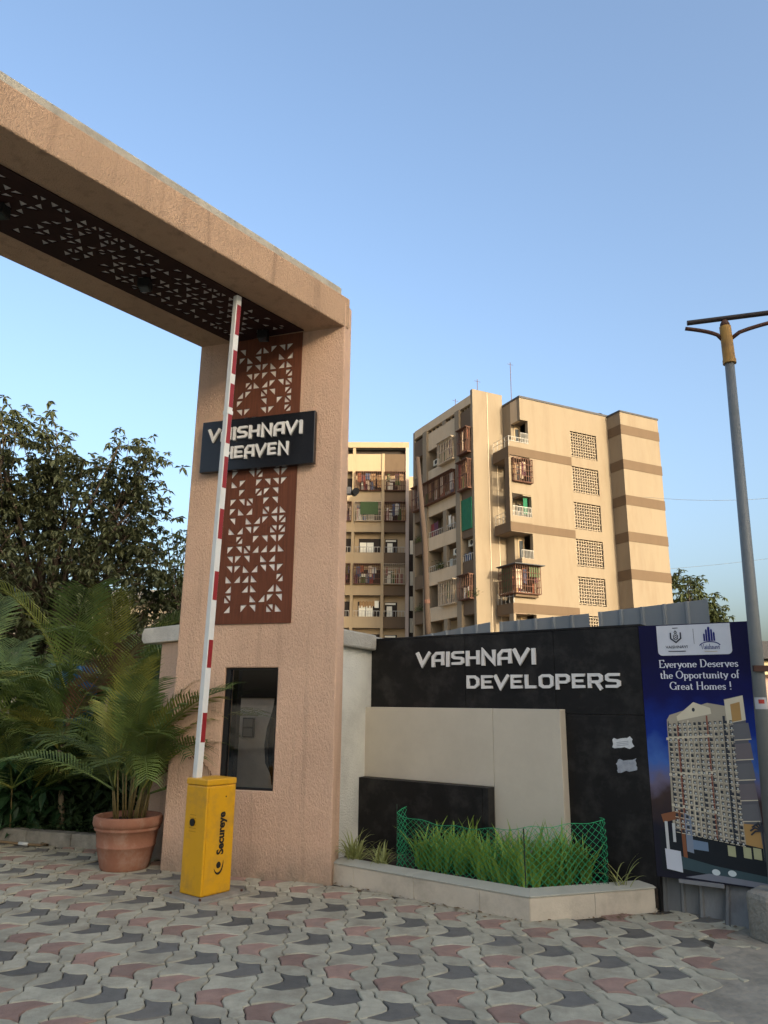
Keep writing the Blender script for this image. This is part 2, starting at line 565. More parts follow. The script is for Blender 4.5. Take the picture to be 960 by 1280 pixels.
ELL = lambda cx=.25, cy=.26, rx=.19, ry=.24: arc(cx, cy, rx, ry, 0, 360, 14)
ROMAN = {
    'E': (.66, [[(.16, 0), (.16, .96)], [(.05, .94), (.58, .94), (.60, .76)], [(.05, .02), (.60, .02), (.63, .22)], [(.16, .48), (.45, .48)]]),
    'D': (.80, [[(.16, 0), (.16, .96)], [(.05, .94), (.30, .94)] + arc(.30, .48, .38, .46, 90, -90, 12) + [(.05, .02)]]),
    'G': (.82, [arc(.42, .48, .34, .46, 40, 320, 16), [(.70, .0), (.70, .36)], serif(.68, .38), [(.70, .66), (.68, .9)]]),
    'H': (.86, [[(.16, 0), (.16, .96)], [(.68, 0), (.68, .96)], [(.16, .48), (.68, .48)], serif(.16, .02), serif(.16, .94), serif(.68, .02), serif(.68, .94)]),
    'O': (.86, [arc(.42, .48, .34, .46, 0, 360, 18)]),
    'v': (.50, [[(.06, .52), (.26, .02), (.44, .52)], serif(.07, .52), serif(.43, .52)]),
    'e': (.48, [[(.06, .29), (.42, .29)] + arc(.25, .26, .18, .24, 10, 320, 14)]),
    'r': (.40, [[(.13, 0), (.13, .52)], serif(.13, .02), [(.13, .36), (.22, .49), (.34, .46)], serif(.09, .51)]),
    'y': (.50, [[(.06, .52), (.27, .04)], [(.46, .52), (.22, -.12), (.10, -.2)], serif(.07, .52), serif(.43, .52)]),
    'o': (.52, [ELL()]),
    'n': (.58, [[(.13, 0), (.13, .52)], [(.13, .40)] + arc(.29, .34, .15, .16, 150, 0, 8) + [(.44, 0)], serif(.13, .02), serif(.44, .02), serif(.09, .51)]),
    's': (.42, [[(.35, .42), (.30, .5), (.2, .5), (.1, .44), (.1, .34), (.3, .22), (.34, .12), (.26, .02), (.14, .02), (.06, .10)]]),
    't': (.36, [[(.15, .70), (.15, .10), (.22, .02), (.33, .06)], [(.03, .52), (.30, .52)]]),
    'h': (.58, [[(.13, 0), (.13, .98)], [(.13, .40)] + arc(.29, .34, .15, .16, 150, 0, 8) + [(.44, 0)], serif(.13, .02), serif(.44, .02), serif(.09, .97)]),
    'p': (.54, [[(.12, -.26), (.12, .52)], arc(.28, .26, .18, .24, 0, 360, 14), serif(.12, -.25), serif(.08, .51)]),
    'u': (.58, [[(.12, .52), (.12, .16)] + arc(.27, .17, .15, .16, 180, 340, 8), [(.44, .52), (.44, 0)], serif(.09, .51), serif(.41, .51)]),
    'i': (.28, [[(.14, 0), (.14, .52)], serif(.14, .02), serif(.1, .51), [(.14, .68), (.14, .78)]]),
    'f': (.34, [[(.14, 0), (.14, .84), (.22, .96), (.34, .92)], [(.03, .52), (.30, .52)], serif(.14, .02)]),
    'a': (.50, [[(.38, 0), (.38, .40), (.28, .5), (.1, .44)], arc(.23, .15, .15, .14, 0, 360, 12)]),
    'm': (.86, [[(.12, 0), (.12, .52)], [(.12, .40)] + arc(.27, .34, .14, .16, 150, 0, 8) + [(.41, 0)], [(.41, .40)] + arc(.56, .34, .14, .16, 150, 0, 8) + [(.70, 0)],
          serif(.12, .02), serif(.41, .02), serif(.70, .02)]),
    'l': (.28, [[(.14, 0), (.14, .98)], serif(.14, .02)]),
    'V': (.74, [[(.08, .96), (.36, .02), (.66, .96)], serif(.1, .94), serif(.64, .94)]),
    '!': (.30, [[(.15, .32), (.15, .96)], [(.15, 0), (.15, .10)]]),
    ' ': (.30, []),
}


def roman_text(mb, txt, x0, x1, z0, h, y, thick=.135, thin=.05):
    tot = sum(ROMAN[c][0] for c in txt)
    s = (x1 - x0) / tot
    x = x0
    k = 0
    for c in txt:
        w, ss = ROMAN[c]
        for st in ss:
            strip(mb, [(x + px * s, z0 + pz * h) for px, pz in st], thin * h, y - .00006 * (k % 5), .0006, wx=thick * s)
            k += 1
        x += w * s


def font_mesh(txt, size, bold=0.0):
    cu = bpy.data.curves.new("text", 'FONT')
    cu.body = txt
    cu.size = size
    cu.offset = bold
    cu.resolution_u = 3
    o = bpy.data.objects.new("text", cu)
    COL.objects.link(o)
    dg = bpy.context.evaluated_depsgraph_get()
    me = bpy.data.meshes.new_from_object(o.evaluated_get(dg))
    bpy.data.objects.remove(o)
    vs = [v.co.copy() for v in me.vertices]
    fs = [tuple(p.vertices) for p in me.polygons]
    bpy.data.meshes.remove(me)
    return vs, fs


# ------------------------------------------------------------------ ground and paving
g = MB()
g.add([(-700, -700, -.05), (700, -700, -.05), (700, 700, -.05), (-700, 700, -.05)], [(0, 1, 2, 3)])
g.build("ground", MT['dirt'], kind="structure")

paving = MB()
paving.add([(-16, -9, -.012), (-5.6, -9, -.012), (3.0, 6.3, -.012), (2.4, 7.2, -.012), (-1, 9, -.012), (-16, 14, -.012)], [(0, 1, 2, 3, 4, 5)])
paving = paving.build("paving", MT['joint'], kind="structure")
dv = MB()
dn = 26
edge = [(-5.88 + 8.62 * i / dn + rnd.uniform(-.05, .05), -9 + 15.4 * i / dn) for i in range(dn + 1)]
dv.add([(x, y, -.008) for x, y in edge] + [(14, -9 + 18 * i / dn, -.008) for i in range(dn + 1)],
       [(i, dn + 1 + i, dn + 2 + i, i + 1) for i in range(dn)])
dv.build("dirt_verge", MT['dirt'], kind="structure")

# interlocking wavy pavers: a tiling of rhombi, three per lattice cell
LV1, LV2 = Vector((.3030, -.2020)), Vector((-.0365, -.4120))
E1, E2 = (LV1 + LV2) / 3, (2 * LV2 - LV1) / 3
E3 = E2 - E1
HEX = [E1, E2, E3, -E1, -E2, -E3]          # six corners round a cell centre


Z2 = Vector((0, 0))
cells = [[Z2, HEX[k], HEX[(k + 1) % 6], HEX[(k + 2) % 6]] for k in (0, 2, 4)]
V3 = (LV1 - LV2)
LD = V3.normalized()
SD2 = Vector((-LD.y, LD.x))
cells.sort(key=lambda c: -abs((c[1] - c[3]).normalized().dot(LD)))      # first: the coloured stone
cen_col = sum(cells[0], Vector((0, 0))) / 4
HL = V3.length / 2
ORIGIN = Vector((.218, 6.077)) - cen_col     # lattice anchored on one dark stone
# outline of the dark stone, (along, across) its long diagonal: pointed tail left, ear on top, blunt right end
TAIL, EAR, BLUNT, HEEL = (-HL, 0), (.036, .158), (HL, 0), (.052, -.126)
EDGES = [[TAIL, (-.158, .0), (-.112, .007), (-.062, .010), (-.012, .026), (.016, .066), (.025, .120)],
         [EAR, (.064, .104), (.102, .070), (.150, .048), (.136, .0)],
         [BLUNT, (.136, .0), (.117, -.038), (.108, -.082), (.094, -.120)],
         [HEEL, (-.020, -.114), (-.074, -.100), (-.106, -.064), (-.130, -.028), (-.158, .0)]]


def key2(p):
    return (round(p.x * 500), round(p.y * 500))


edge_pts, moved = {}, {}


def coloured(i, j):
    """point lists of a coloured stone's four edges; odd rows (red) are turned half round"""
    c = LV1 * i + LV2 * j + cen_col
    sg = 1 if j % 2 == 0 else -1
    W = lambda q: c + LD * (q[0] * sg) + SD2 * (q[1] * sg)
    lists = [[W(q) for q in e] for e in EDGES]
    base = LV1 * i + LV2 * j
    corners = [base + q for q in cells[0]]
    ideal = [W((-HL, 0)), None, W((HL, 0)), None]
    three = [q for q in corners if (q - ideal[0]).length > .05 and (q - ideal[2]).length > .05]
    six = [q for q in corners if q not in three]
    up_ = max(three, key=lambda q: (q - c).dot(SD2) * sg)
    dn_ = min(three, key=lambda q: (q - c).dot(SD2) * sg)
    tl_ = min(six, key=lambda q: (q - c).dot(LD) * sg)
    bl_ = max(six, key=lambda q: (q - c).dot(LD) * sg)
    ring = [tl_, up_, bl_, dn_]
    lists[0][0], lists[2][0] = tl_.copy(), bl_.copy()
    moved[key2(up_)], moved[key2(dn_)] = lists[1][0], lists[3][0]
    for n_ in range(4):
        a, b = ring[n_], ring[(n_ + 1) % 4]
        edge_pts[key2((a + b) / 2)] = (lists[n_] + [lists[(n_ + 1) % 4][0]], key2(a))
    return lists


def paver_outline(k, i, j):
    base = LV1 * i + LV2 * j
    if k == 0:
        ls = coloured(i, j)
        out = [p_ for l_ in ls for p_ in l_]
        return [p_ for n_, p_ in enumerate(out) if n_ not in (0, len(out) - 1, len(ls[0]) + len(ls[1]), len(ls[0]) + len(ls[1]) - 1)]
    cell = [base + q for q in cells[k]]
    pts = []
    for q in range(4):
        a, b = cell[q], cell[(q + 1) % 4]
        hit = edge_pts.get(key2((a + b) / 2))
        if hit:
            l_ = hit[0] if hit[1] == key2(a) else hit[0][::-1]
            pts += l_[:-1]
        else:                                    # joint between two grey stones: a slight S
            a2, b2 = moved.get(key2(a), a), moved.get(key2(b), b)
            flip = key2(a) > key2(b)
            if flip:
                a2, b2 = b2, a2
            d = b2 - a2
            nn_ = Vector((-d.y, d.x)).normalized()
            l_ = [a2 + d * t + nn_ * (.016 * sin(2 * pi * t)) for t in (0, .2, .4, .6, .8, 1)]
            if flip:
                l_ = l_[::-1]
            pts += l_[:-1]
    return pts


for i in range(-46, 48):
    for j in range(-31, 48):
        coloured(i, j)


def paver_geo(mb, pts, c, top=0.0, tilt=(0, 0), org=(0, 0)):
    area = sum(pts[i].x * pts[(i + 1) % len(pts)].y - pts[(i + 1) % len(pts)].x * pts[i].y for i in range(len(pts)))
    if area < 0:
        pts = pts[::-1]
    n = len(pts)

    def ins(k):
        out = []
        for i in range(n):
            a = (pts[i] - pts[i - 1]).normalized()
            b = (pts[(i + 1) % n] - pts[i]).normalized()
            m_ = Vector((-(a.y + b.y), a.x + b.x))
            m_ = m_.normalized() if m_.length > 1e-4 else Vector((-a.y, a.x))
            out.append(pts[i] + m_ * k)
        return out
    ring0, ring1 = ins(.0036), ins(.0090)
    Z = lambda p, z: z + (p.x - c.x) * tilt[0] + (p.y - c.y) * tilt[1]
    vs = [(p.x - org[0], p.y - org[1], top - .03) for p in ring0] + [(p.x - org[0], p.y - org[1], Z(p, top - .006)) for p in ring0] + \
         [(p.x - org[0], p.y - org[1], Z(p, top)) for p in ring1]
    fs = []
    for r_ in (0, 1):
        for i in range(n):
            j = (i + 1) % n
            fs.append((r_ * n + i, r_ * n + j, (r_ + 1) * n + j, (r_ + 1) * n + i))
    fs.append(tuple(range(2 * n, 3 * n)))
    mb.add(vs, fs)


def project(p):
    v = M.inverted() @ Vector(p)
    if v.z > -.2:
        return None
    return 480 + FPX * v.x / -v.z, 640 - FPX * v.y / -v.z


todo = []
for i in range(-45, 46):
    for j in range(-30, 46):
        base = LV1 * i + LV2 * j
        for k, cell in enumerate(cells):
            c = ORIGIN + base + sum(cell, Vector((0, 0))) / 4
            x, y = c
            lim = 1.657 + .56 * (y - 4.315) + (.14 if (i * 7 + j * 3) % 5 == 0 else 0) - (.12 if (i * 5 + j) % 4 == 0 else 0)
            if y < -6 or x > lim or x < -13 or y > 10.5:
                continue
            # under walls, kerbs and planted beds there is no paving
            if (x + .44) * .61 + (y - 7.34) * .79 > .02 and -.44 < x < 1.125:
                continue
            if (x - 1.12) * -.31 + (y - 6.14) * .95 > .02 and x > 1.12 and y > 6.1:
                continue
            if (x + .441) * .297 + (y - 7.255) * .955 > .05 and -2.1 < x <= -.40:
                continue
            if y - 8.05 > -(x + 2.05) * 1.0 and -2.7 < x < -1.9:
                continue
            if (x + 3.05) * .31 + (y - 8.78) * .95 > .03:
                continue
            q = project((x, y, 0))
            vis = q is not None and -40 < q[0] < 1000 and 0 < q[1] < 1310
            todo.append((not vis, Vector((x, y)).length, i, j, k, c))
todo.sort(key=lambda t: t[:2])
cache = {}
for n_, (hid, dist, i, j, k, c) in enumerate(todo):
    if n_ == 0:
        rest = MB()
    base = LV1 * i + LV2 * j
    pts = [p + ORIGIN for p in paver_outline(k, i, j)]
    kind = ('pv_dark' if j % 2 == 0 else 'pv_red') if k == 0 else 'pv_grey'
    rr = random.Random(i * 1009 + j * 31 + k)
    top = rr.uniform(-.003, .003)
    if not hid and n_ < 300:
        key = (k, j % 2)
        if key not in cache:
            mb = MB()
            paver_geo(mb, pts, c, 0, org=(c.x, c.y))
            me = bpy.data.meshes.new("paver")
            me.from_pydata(mb.v, [], mb.f)
            me.materials.append(MT[kind])
            cache[key] = me
        o = link("paver", cache[key], paving)
        o.location = (c.x, c.y, top)
        o.rotation_euler = (rr.uniform(-.012, .012), rr.uniform(-.012, .012), 0)
    else:
        rest.cur = {'pv_dark': 0, 'pv_red': 1, 'pv_grey': 2}[kind]
        paver_geo(rest, pts, c, top, (rr.uniform(-.012, .012), rr.uniform(-.012, .012)))
rest.build("distant_pavers", [MT['pv_dark'], MT['pv_red'], MT['pv_grey']], paving, kind="stuff")

# ------------------------------------------------------------------ entrance gate: pillar, beam, lattice
PF = Vector((-.441, 7.255))                  # front right foot of the pillar
gate = thing("entrance_gate", "tall peach stucco gate pillar and overhead beam with brown cut-out lattice", "gate", (PF.x, PF.y, 0), az_rot(107.3))
WX0, WX1, WZ0, WZ1 = -1.186, -.608, .757, 1.90
p = MB()
p.wall(-1.753, 0, -.03, 5.80, 0, .20, [(WX0, WX1, WZ0, WZ1)])
p.build("pillar", MT['stucco'], gate, bevel=.012)
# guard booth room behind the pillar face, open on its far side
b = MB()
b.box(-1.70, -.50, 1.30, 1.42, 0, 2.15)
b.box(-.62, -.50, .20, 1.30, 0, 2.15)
b.build("booth_wall", MT['stucco_shade'], gate)
b = MB()
b.box(-1.70, -.62, 1.27, 1.299, 0, 1.62)
b.build("booth_lining", mat("booth_inner_paint", (.80, .74, .60), .8, .25, 2, stain=(.4, .35, .26), stain_amt=.5), gate)
MB().box(-1.70, -.62, 1.26, 1.299, 1.622, 2.15).build("dark_upper_lining", MT['black'], gate)  # black sheet that makes the upper booth interior dark
b = MB()
b.box(-1.60, -1.46, 1.235, 1.268, 1.18, 1.40)
nb = b.build("notice_frame", MT['black'], gate)
MB().box(-1.585, -1.475, 1.228, 1.2345, 1.30, 1.385).box(-1.585, -1.475, 1.228, 1.2345, 1.195, 1.28).build("notice_sheet", mat("faded_notice", (.25, .24, .2), .8), nb)
fr = MB()
fr.wall(WX0 + .001, WX1 - .001, WZ0 + .001, WZ1 - .001, .03, .075, [(WX0 + .05, WX1 - .018, WZ0 + .02, WZ1 - .018)])
wn = fr.build("window_frame", MT['black'], gate)
pn = MB()
pn.box(WX0 + .05, WX1 - .018, .05, .056, WZ0 + .02, WZ1 - .018)
pn.build("window_pane", glass_mat("dark_window_glass", amt=.92), gate)
rv = MB()
rv.box(WX0 - .22, WX0 + .04, .22, .30, WZ0 - .1, WZ1 + .1)
rv.build("sliding_sash", MT['black'], gate)

# beam: a parallelogram in plan, running towards and past the camera on the left
BD = Vector((-.6293, -.7771))                # along the beam, away from the pillar
BF = Vector((-.396, 7.318))
BL = Vector((-2.112, 7.789))
inv = Matrix.Rotation(-az_rot(107.3), 2)


def loc2(w):
    return inv @ (Vector(w) - PF)


LEN = 8.5
poly = [loc2(BF), loc2(BL), loc2(BL + BD * LEN), loc2(BF + BD * LEN)]
bx = MB()
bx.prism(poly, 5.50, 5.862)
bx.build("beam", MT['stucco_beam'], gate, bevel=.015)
bb = MB()
ins_ = Vector((-.035, .045))
poly2 = [loc2(BF + Vector((-.09, -.02))), loc2(BL + Vector((.1, .02))), loc2(BL + Vector((.1, .02)) + BD * LEN), loc2(BF + Vector((-.06, .03)) + BD * LEN)]
bb.prism(poly2, 5.863, 5.99)
bb.build("beam_coping", MT['coping'], gate, bevel=.02)


def cutout_cells(nu, nv, seed, dens):
    """grid of cut triangles with mirrored neighbours: cell -> list of corner ids"""
    rr = random.Random(seed)
    out = {}
    for v in range(nv):
        u = 0
        while u < nu:
            r_ = rr.random()
            if r_ < dens * .45 and u + 1 < nu:       # mirrored pair
                k = rr.choice((0, 1, 2, 3))
                out[u, v] = [k]
                out[u + 1, v] = [{0: 1, 1: 0, 2: 3, 3: 2}[k]]
                u += 2
            elif r_ < dens * .62:
                out[u, v] = rr.choice(([0, 2], [1, 3]))
                u += 1
            elif r_ < dens:
                out[u, v] = [rr.randrange(4)]
                u += 1
            else:
                u += 1
    return out


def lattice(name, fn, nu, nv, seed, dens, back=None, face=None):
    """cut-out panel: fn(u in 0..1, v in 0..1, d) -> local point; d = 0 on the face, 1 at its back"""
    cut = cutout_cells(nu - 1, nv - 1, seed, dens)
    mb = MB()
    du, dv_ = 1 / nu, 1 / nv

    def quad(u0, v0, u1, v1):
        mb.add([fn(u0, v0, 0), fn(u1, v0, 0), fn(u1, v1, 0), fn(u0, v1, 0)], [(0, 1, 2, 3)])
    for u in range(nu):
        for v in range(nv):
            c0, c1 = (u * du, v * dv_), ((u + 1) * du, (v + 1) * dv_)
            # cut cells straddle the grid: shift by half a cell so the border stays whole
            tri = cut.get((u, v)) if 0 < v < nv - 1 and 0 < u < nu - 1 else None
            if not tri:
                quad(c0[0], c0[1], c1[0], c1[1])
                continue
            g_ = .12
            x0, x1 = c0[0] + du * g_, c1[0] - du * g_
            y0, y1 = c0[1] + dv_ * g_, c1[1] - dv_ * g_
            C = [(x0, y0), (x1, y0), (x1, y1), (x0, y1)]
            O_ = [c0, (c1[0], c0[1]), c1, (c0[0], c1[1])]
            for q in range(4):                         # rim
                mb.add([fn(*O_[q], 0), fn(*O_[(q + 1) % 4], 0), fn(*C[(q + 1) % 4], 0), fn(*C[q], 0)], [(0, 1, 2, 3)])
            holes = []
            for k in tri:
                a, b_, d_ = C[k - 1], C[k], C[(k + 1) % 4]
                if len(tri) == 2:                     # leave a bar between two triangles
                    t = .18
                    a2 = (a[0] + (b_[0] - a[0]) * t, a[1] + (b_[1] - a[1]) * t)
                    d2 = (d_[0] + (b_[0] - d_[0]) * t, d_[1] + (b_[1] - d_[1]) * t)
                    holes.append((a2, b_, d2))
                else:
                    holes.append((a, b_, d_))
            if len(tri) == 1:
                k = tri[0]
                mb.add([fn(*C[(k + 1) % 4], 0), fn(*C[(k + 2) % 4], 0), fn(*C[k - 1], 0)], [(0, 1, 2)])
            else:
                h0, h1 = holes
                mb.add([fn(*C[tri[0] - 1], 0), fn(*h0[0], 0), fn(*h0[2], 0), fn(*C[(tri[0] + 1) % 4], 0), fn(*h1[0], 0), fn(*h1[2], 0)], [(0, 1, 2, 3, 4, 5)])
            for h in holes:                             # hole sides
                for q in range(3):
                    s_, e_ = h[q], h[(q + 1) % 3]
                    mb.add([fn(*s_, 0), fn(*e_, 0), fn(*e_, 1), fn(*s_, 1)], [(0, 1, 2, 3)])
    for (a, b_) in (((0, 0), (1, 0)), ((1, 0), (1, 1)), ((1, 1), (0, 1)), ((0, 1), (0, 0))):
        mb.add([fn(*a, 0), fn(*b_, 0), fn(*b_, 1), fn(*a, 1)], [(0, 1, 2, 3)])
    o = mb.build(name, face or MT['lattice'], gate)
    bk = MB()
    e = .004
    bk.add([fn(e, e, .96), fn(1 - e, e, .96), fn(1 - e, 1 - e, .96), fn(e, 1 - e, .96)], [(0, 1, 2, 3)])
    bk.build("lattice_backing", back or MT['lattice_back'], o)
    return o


PX0, PX1 = -1.350, -.487
lattice("lattice_panel", lambda u, v, d: (PX0 + (PX1 - PX0) * u, -.014 + .010 * d, 2.332 + (5.497 - 2.332) * v), 9, 31, 5, .68)
sa = Vector(loc2(Vector((-.892, 7.336))))
sb = Vector(loc2(Vector((-1.733, 7.631))))
bdl = inv @ BD


def soff(u, v, d):
    q = sb + (sa - sb) * u + bdl * (v * 7.0)
    return (q.x, q.y, 5.486 + .010 * d)


lattice("soffit_lattice_panel", soff, 9, 68, 9, .66, mat("soffit_backing", (.50, .46, .43), .8), mat("shaded_brown_laminate", (.030, .013, .011), .6, .3, 6, .1, 30, spec=.15))  # same laminate as the wall panel, darkened to carry the soffit's shade
for wx, wy in ((-2.316, 6.362), (-3.165, 5.28), (-1.337, 7.36)):
    q = loc2(Vector((wx, wy)))
    d = MB()
    d.box(-.055, .055, -.055, .055, -.09, 0)
    o = d.build("downlight", MT['black'], gate, bevel=.006)
    o.location = (q.x, q.y, 5.476)
    o.rotation_euler = (0, 0, R(12))
    l_ = MB()
    l_.box(-.04, .04, -.04, .04, -.094, -.0905)
    l_.build("lens", MT['shade_pane'], o)

# cloth inside the booth
cl = MB()
cn = 10
prof = [(.0, .78), (.03, .86), (.10, .98), (.12, 1.15), (.10, 1.32), (.05, 1.48), (.02, 1.62)]
for i in range(len(prof) - 1):
    for s_ in range(4):
        w0, z0 = prof[i]
        w1, z1 = prof[i + 1]
        a0, a1 = s_ / 4, (s_ + 1) / 4
        yy = lambda a: .34 + .03 * sin(a * 9)
        cl.add([(-.765 - w0 * a0, yy(a0), z0), (-.765 - w0 * a1, yy(a1), z0), (-.765 - w1 * a1, yy(a1), z1), (-.765 - w1 * a0, yy(a0), z1),
                (-.765 - w0 * a0, yy(a0) + .05, z0), (-.765 - w0 * a1, yy(a1) + .05, z0), (-.765 - w1 * a1, yy(a1) + .05, z1), (-.765 - w1 * a0, yy(a0) + .05, z1)],
               [(0, 1, 2, 3), (7, 6, 5, 4)])
o = cl.build("hanging_cloth", MT['black'], smooth=True)
tag(o, "black cloth hanging inside the booth window on its right", "cloth")
o.location = (PF.x, PF.y, 0)
o.rotation_euler = (0, 0, az_rot(107.3))

# name board on the pillar
nbd = thing("name_board", "black name board with white raised letters across the lattice panel", "sign", (PF.x, PF.y, 0), az_rot(107.3))
MB().box(-1.60, -.275, -.085, -.024, 3.952, 4.530).build("board", MT['board'], nbd, bevel=.006)
tech_text("VAISHNAVI", -1.505, -.405, 4.295, .135, -.112, nbd, MT['letter'], .026)
tech_text("HEAVEN", -1.315, -.555, 4.075, .135, -.112, nbd, MT['letter'], .026)

# security camera on the pillar's right edge
cc = thing("security_camera", "small black security camera on the right edge of the pillar", "camera", (-.395, 7.45, 3.68), 0)
MB().box(-.03, .05, -.03, .03, -.01, .07).build("mount", mat("grey_plastic", (.25, .24, .23), .6), cc, bevel=.006)
t = MB()
t.tube([(.05, 0, .025), (.09, -.01, .02)], .012, 8)
t.build("arm", MT['black'], cc)
t = MB()
t.tube([(.08, .04, .02), (.105, -.09, .005)], [.036, .036], 12)
t.build("housing", MT['black'], cc, smooth=False)

# ------------------------------------------------------------------ boom barrier
bar = thing("boom_barrier", "yellow steel barrier cabinet with raised red and white boom", "barrier", (-1.46, 6.649, 0), math.atan2(.248, .195))
CW, CD, CH = .315, .275, .93
MB().box(-.10, .44, -.12, .36, -.02, .018).build("plinth", MT['concrete'], bar, bevel=.012, label="rough concrete pad under the cabinet")
MB().box(0, CW, 0, CD, .02, CH - .055).build("cabinet", MT['yellow'], bar, bevel=.010)
MB().box(-.004, CW + .004, -.004, CD + .004, CH - .053, CH).build("lid", MT['yellow'], bar, bevel=.010)
dr = MB().box(.018, CW - .008, -.0045, -.0005, .035, CH - .075).build("door", MT['yellow'], bar, bevel=.001)
k = MB()
k.tube([(-.012, .16, .58), (-.001, .16, .58)], .03, 16)
lk = k.build("lock", MT['black'], bar)
k = MB()
for a in range(6):
    k.box(-.002, -.0008, .115 + .001 * a, .205 - .001 * a, .505 + a * .026, .512 + a * .026)
k.build("vent_slits", mat("yellow_pressing", (.50, .25, .01), .4), bar)
MB().box(.20, .212, -.006, -.0048, .775, .787).build("door_keyhole", MT['black'], dr)
for bxp, byp in ((-.06, -.07), (.38, -.07), (-.06, .31)):
    k = MB()
    k.tube([(bxp, byp, .016), (bxp, byp, .034)], .011, 6)
    k.build("bolt", MT['rust'], bar)
vs, fs = font_mesh("Secureye", .098, .0042)
k = MB()
k.add([(.205 - v.y, -.0065, .325 + v.x * .93) for v in vs], fs)
k.build("lettering", MT['black'], bar)
k = MB()
arcp = arc(.165, .255, .052, .085, 205, 375, 12)
ws = [.004 + .016 * sin(pi * i / 12) for i in range(13)]
for i in range(12):
    a, b_ = Vector(arcp[i]), Vector(arcp[i + 1])
    n_ = Vector((.165, .27))
    ia, ib = a + (n_ - a).normalized() * ws[i], b_ + (n_ - b_).normalized() * ws[i + 1]
    k.add([(a.x, -.0065, a.y), (b_.x, -.0065, b_.y), (ib.x, -.0065, ib.y), (ia.x, -.0065, ia.y)], [(0, 1, 2, 3)])
k.add([(x, -.0065, z) for x, z in arc(.165, .245, .024, .026, 0, 342, 19)], [tuple(range(20))])
k.build("logo", MT['black'], bar)

# raised boom: a hollow section leaning slightly out of the gateway
bm0 = Vector((-1.597, 6.84, CH))
bm1 = Vector((-1.463, 6.557, 5.43))
Minv = (Matrix.Translation((-1.46, 6.649, 0)) @ Matrix.Rotation(math.atan2(.248, .195), 4, 'Z')).inverted()
c0, c1 = Minv @ bm0, Minv @ bm1


def boom_box(mb, t0, t1, x0, x1, y0, y1):
    a, b_ = c0.lerp(c1, t0), c0.lerp(c1, t1)
    w = [(x0, y0), (x1, y0), (x1, y1), (x0, y1)]
    vs = [(a.x + x, a.y + y, a.z) for x, y in w] + [(b_.x + x, b_.y + y, b_.z) for x, y in w]
    mb.add(vs, [(3, 2, 1, 0), (4, 5, 6, 7), (0, 1, 5, 4), (1, 2, 6, 5), (2, 3, 7, 6), (3, 0, 4, 7)])


t = MB()
boom_box(t, -.01, 1, -.031, .031, -.029, .029)
t.build("boom", MT['white_paint'], bar, bevel=.006)
for z0, z1 in ((1.222, 1.472), (1.86, 2.105), (2.46, 2.72), (3.02, 3.30), (3.50, 3.80), (3.93, 4.215), (4.285, 4.52), (4.62, 4.86), (5.02, 5.33)):
    t0, t1 = (z0 - CH) / (5.43 - CH), (z1 - CH) / (5.43 - CH)
    t = MB()
    boom_box(t, t0, t1, -.020, .026, -.0308, -.0292)
    t.build("reflective_strip", MT['red'], bar)
tc_ = (4.235 - CH) / (5.43 - CH)
t = MB()
boom_box(t, tc_ - .004, tc_ + .004, -.034, .034, -.033, .032)
t.build("boom_joint", MT['white_paint'], bar)

# ------------------------------------------------------------------ sign wall
SA = Vector((2.220, 6.508))
SR = az_rot(127.6)
sw = thing("sign_wall", "black granite sign wall with stepped beige slab and white letters", "wall", (SA.x, SA.y, 0), SR)
MB().box(-2.948, -.004, .022, .24, -.03, 2.225).build("core_wall", MT['grey_coping'], sw)
G = .003


def panel(x0, x1, z0, z1, y0, y1, m, name="granite_panel", bevel=.003):
    return MB().box(x0 + G / 2, x1 - G / 2, y0, y1, z0 + G / 2, z1 - G / 2).build(name, m, sw, bevel=bevel)


panel(-2.953, -1.76, 1.495, 2.24, 0, .021, MT['granite'])
panel(-1.76, -.80, 1.495, 2.24, .0007, .021, MT['granite'])
panel(-.80, 0, 1.495, 2.24, 0, .021, MT['granite'])
panel(-.80, 0, .0, 1.495, .0005, .021, MT['granite'])
MB().box(0.001, .02, .002, .24, -.03, 2.238).build("end_panel", MT['granite'], sw)
MB().box(-2.953, .02, .0005, .25, 2.241, 2.262).build("top_panel", MT['granite'], sw, bevel=.003)
panel(-2.962, -1.392, .836, 1.537, -.12, -.001, MT['beige'], "beige_panel", .004)
panel(-1.392, -.711, .0, 1.537, -.1205, -.001, MT['beige'], "beige_panel", .004)
panel(-2.962, -1.392, .0, .836, -.119, -.001, MT['beige'], "beige_panel", .004)
panel(-2.955, -1.452, .0, .838, -.24, -.122, MT['granite'], bevel=.004)
panel(-1.452, -1.390, .0, .838, -.2405, -.122, MT['granite'], bevel=.004)
tech_text("VAISHNAVI", -2.335, -.975, 1.955, .135, -.022, sw, MT['letter'], .022)
tech_text("DEVELOPERS", -1.735, -.180, 1.722, .125, -.022, sw, MT['letter'], .022)


def scrap(cx, cz, w, h, seed, m, label, rows):
    rr = random.Random(seed)
    n = 22
    pts = []
    for i in range(n):
        a = 2 * pi * i / n
        sx = max(-1, min(1, 1.35 * cos(a))) * w / 2
        sz = max(-1, min(1, 1.35 * sin(a))) * h / 2
        pts.append((cx + sx + rr.uniform(-.012, .012), cz + sz + sx * .12 + rr.uniform(-.010, .010)))
    mb = MB()
    mb.slab_xz(pts, -.004, -.001)
    o = mb.build("paper_scrap", m, sw, label=label)
    mb = MB()
    for i in range(rows):
        z = cz - h * .25 + i * h * .16
        mb.add([(cx - w * .3, -.0044, z - w * .03), (cx + w * .3, -.0044, z + w * .05), (cx + w * .3, -.0044, z + w * .05 + .006), (cx - w * .3, -.0044, z - w * .03 + .006)], [(0, 1, 2, 3)])
    mb.build("paper_print", mat("faded_print", (.35, .36, .38), .9), o)


